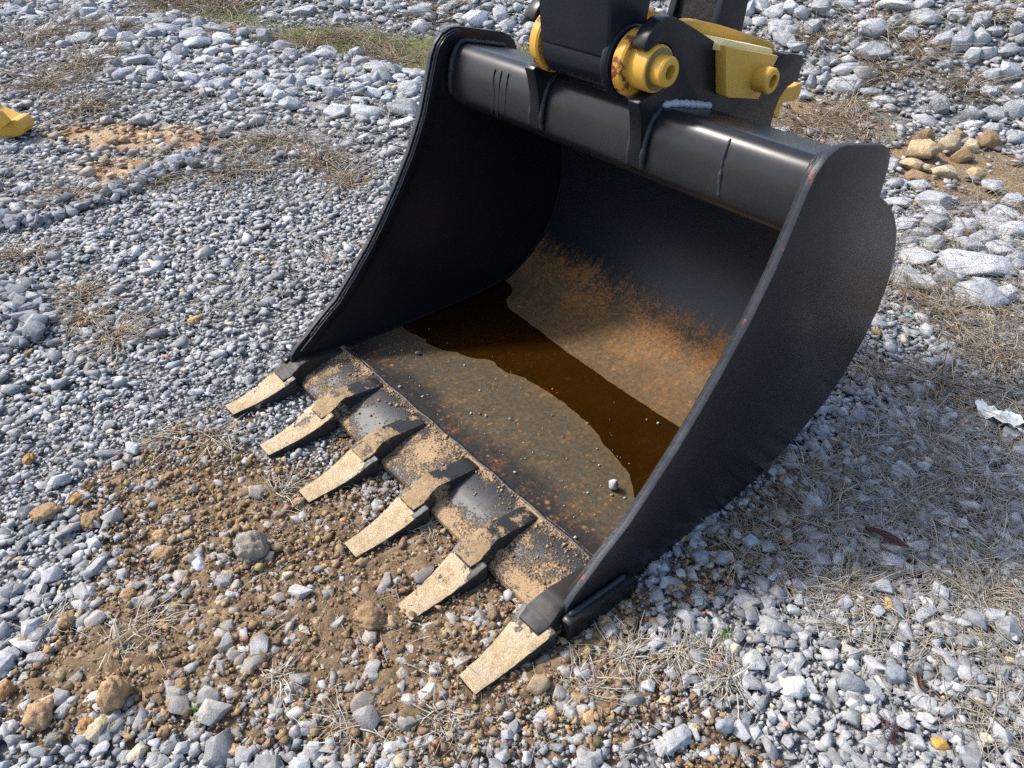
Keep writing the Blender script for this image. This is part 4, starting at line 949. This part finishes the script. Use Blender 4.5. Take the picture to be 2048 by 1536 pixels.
TUFTS= [(1.07,1.44,0.11),(0.89,1.62,0.11),(1.01,1.85,0.13),(1.1,2.12,0.13),(1.3,1.81,0.13),(1.3,1.71,0.1),(1.02,1.01,0.07),(0.9,0.97,0.07),(0.83,0.87,0.07),(0.82,0.74,0.07),(0.66,0.44,0.07),(0.54,0.28,0.08),(-0.65,0.34,0.1),(-0.56,0.45,0.1),(-0.01,0.01,0.09),(0.01,-0.05,0.07),(-0.17,-0.16,0.06),(-0.21,0.49,0.07),(0.19,0.75,0.06),(0.95,1.03,0.05),(-2.64,1.47,0.17),(-2.89,1.77,0.19),(-2.4,1.86,0.16),(-2.08,1.81,0.13),(-1.76,0.37,0.09),(-1.57,0.35,0.08),(-1.36,0.38,0.1),(-2.82,0.65,0.12),(-2.76,1.01,0.12),(-2.27,0.3,0.1),(-6.5,1.4,0.3),(-5.43,1.46,0.27),(-5.04,1.1,0.22),(-6.43,2.05,0.23),(-6.6,3.11,0.32),(-6.99,3.02,0.33),(-7.22,2.75,0.25),(-4.27,1.15,0.18),(0.64,2.95,0.12),(0.71,3.15,0.12),(0.51,3.03,0.13),(0.89,2.82,0.11),(0.83,2.48,0.1),(0.65,2.36,0.1),(0.82,1.99,0.11),(0.92,2.18,0.12),(0.75,1.74,0.08),(0.37,3.7,0.11),(-0.51,5.66,0.17),(-1.01,5.54,0.23),(-0.99,5.78,0.18),(-1.37,5.88,0.2),(-1.61,5.59,0.15),(-0.93,4.47,0.16),(-0.91,4.78,0.18),(-0.68,4.62,0.15),(-4.77,3.44,0.26),(-4.37,3.39,0.21),(-3.98,3.38,0.2),(-4.84,3.09,0.21),(-4.78,4.3,0.23),(-0.79,6.33,0.18),(-1.03,5.11,0.15),(0.34,0.21,0.06)]

allrows = []
TUFT_N = {True: 0, False: 0}
NTH = ["nearest", "second nearest", "third nearest", "fourth nearest", "fifth nearest", "sixth nearest", "seventh nearest", "eighth nearest", "ninth nearest", "tenth nearest", "eleventh nearest", "twelfth nearest", "thirteenth nearest", "fourteenth nearest", "fifteenth nearest", "sixteenth nearest", "farthest"]
TUFTS = sorted(TUFTS, key=lambda q: math.hypot(q[0]-.70, q[1]-.85))
TL = {True: ("dead grass tuft flattened on the shaded gravel right of the bucket", "dead grass tufts right of the bucket"), False: ("dry weed tuft on the gravel in front of the teeth", "dry weeds in front of the teeth")}
for i, (x, y, rad) in enumerate(TUFTS):
    d = float(cam_d_(np.array(x), np.array(y), np.array(0.0)))
    if d < 2.9:
        right = x > .5 and y > .85
        me = stems(tuft_rows(x, y, rad*1.15, 95 if right else 40, .45, .0034))
        lab, grp = TL[right]; nth = NTH[min(TUFT_N[right], 16)]; TUFT_N[right] += 1
        lab = f"dead grass tuft right of the bucket, {nth} to its lower front corner" if right else f"dry weed tuft in front of the teeth, {nth} to the bucket's lower right corner"
        tag(link("dry_grass_tuft", me, M_GRASS), lab, "grass tuft", grp)
    else:
        allrows += [r[:8]+(r[8]*np.array([.80, .70, .58]),) for r in tuft_rows(x, y, rad*1.5, int(60+rad*170), .6, .003+.0006*d)]
def thatch(n, x0, x1, y0, y1, fn, ln=(.05, .16), wd=.002, up=.15):
    x = rng.uniform(x0, x1, n); y = rng.uniform(y0, y1, n); k = fn(x, y); x, y = x[k], y[k]; z = height(x, y)
    for i in range(len(x)):
        allrows.append((x[i], y[i], z[i]+.010, rng.uniform(0, 6.28), rng.uniform(*ln), abs(rng.normal(.05, up)), rng.normal(0, .2), wd*rng.uniform(.6, 1.3), STRAW[rng.integers(0, 6)]*rng.uniform(.6, 1.0)))
thatch(6500, .75, 1.75, 1.3, 3.3, lambda x, y: fbm(x, y, 2.2)+.12*ell(x, y, 1.15, 2.0, .5, .8) > .55, (.05, .17), .0032)
thatch(1500, -.9, 1.5, -.2, 1.4, lambda x, y: fbm(x+9, y, 2.6) > .60, (.03, .10), .0022)
thatch(5200, -9, -2, .9, 5.2, lambda x, y: fbm(x+3, y, 1.5) > .55, (.08, .26), .0042, .35)
thatch(5200, -3, 1.6, 3.3, 6.8, lambda x, y: fbm(x+5, y, 1.7) > .50, (.08, .25), .0036, .3)
thatch(2600, -3.6, -1.2, .2, 2.6, lambda x, y: fbm(x+7, y, 1.6) > .62, (.05, .15), .003, .25)
thatch(900, -8, -2, 2.6, 5.2, lambda x, y: moss_mask(x, y) > .15, (.08, .22), .005, .5)
thatch(3000, -8, -2.5, .6, 2.6, lambda x, y: fbm(x+1, y, 1.1) > .58, (.08, .22), .005, .4)
thatch(1500, .1, 1.2, 2.8, 4.2, lambda x, y: fbm(x+2, y, 2) > .42, (.08, .25), .003, .5)
tag(link("dry_grass", stems(allrows), M_GRASS), "dead straw-coloured grass strewn over the gravel and rocks", "dry grass", kind="stuff")
rows = []
x = rng.uniform(-8, 1, 26000); y = rng.uniform(2.5, 6.5, 26000); k = moss_mask(x, y) > .30; x, y = x[k][:6500], y[k][:6500]
for i in range(len(x)):
    rows.append((x[i], y[i], float(height(x[i], y[i])), rng.uniform(0, 6.28), rng.uniform(.03, .10), rng.uniform(.5, 1.3), rng.normal(0, .2), .006, np.array([[.16, .21, .04], [.24, .27, .07], [.33, .30, .13], [.12, .16, .035]][i % 4])*rng.uniform(.8, 1.2)))
for cx_, cy_ in ((.79, 1.66), (1.22, 1.84), (.30, .03), (.95, 1.09)):
    for _ in range(14): rows.append((cx_+rng.normal(0, .008), cy_+rng.normal(0, .008), G+.01, rng.uniform(0, 6.28), rng.uniform(.01, .03), rng.uniform(.3, 1.2), 0, .004, np.array([.14, .22, .04])))
tag(link("green_grass", stems(rows), M_GRASS), "low green grass and moss in the wet strip behind the rocks", "grass", kind="stuff")

# ------------------------------------------------------------------ litter
def leaf(x, y, ln, wd, yaw, label, tilt=.12):
    bm = bmesh.new(); K = 14; rows = []
    for i in range(K+1):
        u = i/K; hw = wd*.5*math.sin(math.pi*min(1, u*.94+.03))**.7; zc = .006*math.sin(u*5)+.012*u
        rows.append([bm.verts.new(((u-.5)*ln, k*hw, zc+abs(k)*hw*.55+.002*math.sin(9*u+k))) for k in (-1, -.5, 0, .5, 1)])
    for a, b in zip(rows[:-1], rows[1:]):
        for k in range(4): bm.faces.new((a[k], a[k+1], b[k+1], b[k]))
    bmesh.ops.solidify(bm, geom=bm.faces[:], thickness=.0006)
    o = link("fallen_leaf", bm_mesh(bm), M_LEAF, None, 60); o.location = (x, y, float(height(x, y))+.022); o.rotation_euler = (tilt, -.05, yaw); tag(o, label, "leaf")
leaf(1.05, 1.672, .118, .026, .15, "long curled brown leaf on the gravel right of the bucket")
leaf(1.315, 1.325, .055, .012, -.9, "small narrow brown leaf near the bottom right corner")
bm = bmesh.new(); bmesh.ops.create_grid(bm, x_segments=16, y_segments=12, size=.5)
for v_ in bm.verts:
    x, y = v_.co.x, v_.co.y; k = float(fbm(np.array(x), np.array(y), 4.0)-.5); k2 = float(fbm(np.array(x+3), np.array(y), 9.0)-.5)
    v_.co = Vector((x*.14*(1+k*.8), y*.075*(1+k2), .018+k*.05+k2*.03+max(0, -x-.2)*.05))
bmesh.ops.solidify(bm, geom=bm.faces[:], thickness=.0005)
m, t, b = new_mat("white_plastic_film"); b.inputs["Base Color"].default_value = (.74, .74, .70, 1); b.inputs["Roughness"].default_value = .35; b.inputs["Transmission Weight"].default_value = .25
o = link("plastic_scrap", bm_mesh(bm), m, None, 50); o.location = (1.03, 2.44, G+.012); o.rotation_euler = (0, 0, .1); tag(o, "crumpled torn piece of white plastic film on the gravel", "plastic scrap")
m, t, b = new_mat("teal_plastic"); b.inputs["Base Color"].default_value = (.12, .42, .42, 1); b.inputs["Roughness"].default_value = .5
o = link("teal_scrap", box_loft([(-.001, -.008, .008, -.016, .016), (.0015, -.007, .009, -.015, .014)], .0005), m); o.location = (.535, 2.83, float(height(.535, 2.83))+.02); o.rotation_euler = (.1, .15, .6); tag(o, "tiny teal scrap of plastic on the gravel behind the bucket", "plastic scrap")
rows = []
for _ in range(42): rows.append((1.33+rng.normal(0, .012), 1.17+rng.normal(0, .012), G+.01, rng.uniform(0, 6.28), rng.uniform(.02, .075), rng.uniform(.4, 1.3), rng.normal(0, .4), .0016, np.array([.085, .025, .02])*rng.uniform(.6, 1.4)))
tag(link("red_weed", stems(rows), M_GRASS), "sprig of dark red dried weed near the bottom edge of the gravel", "weed")
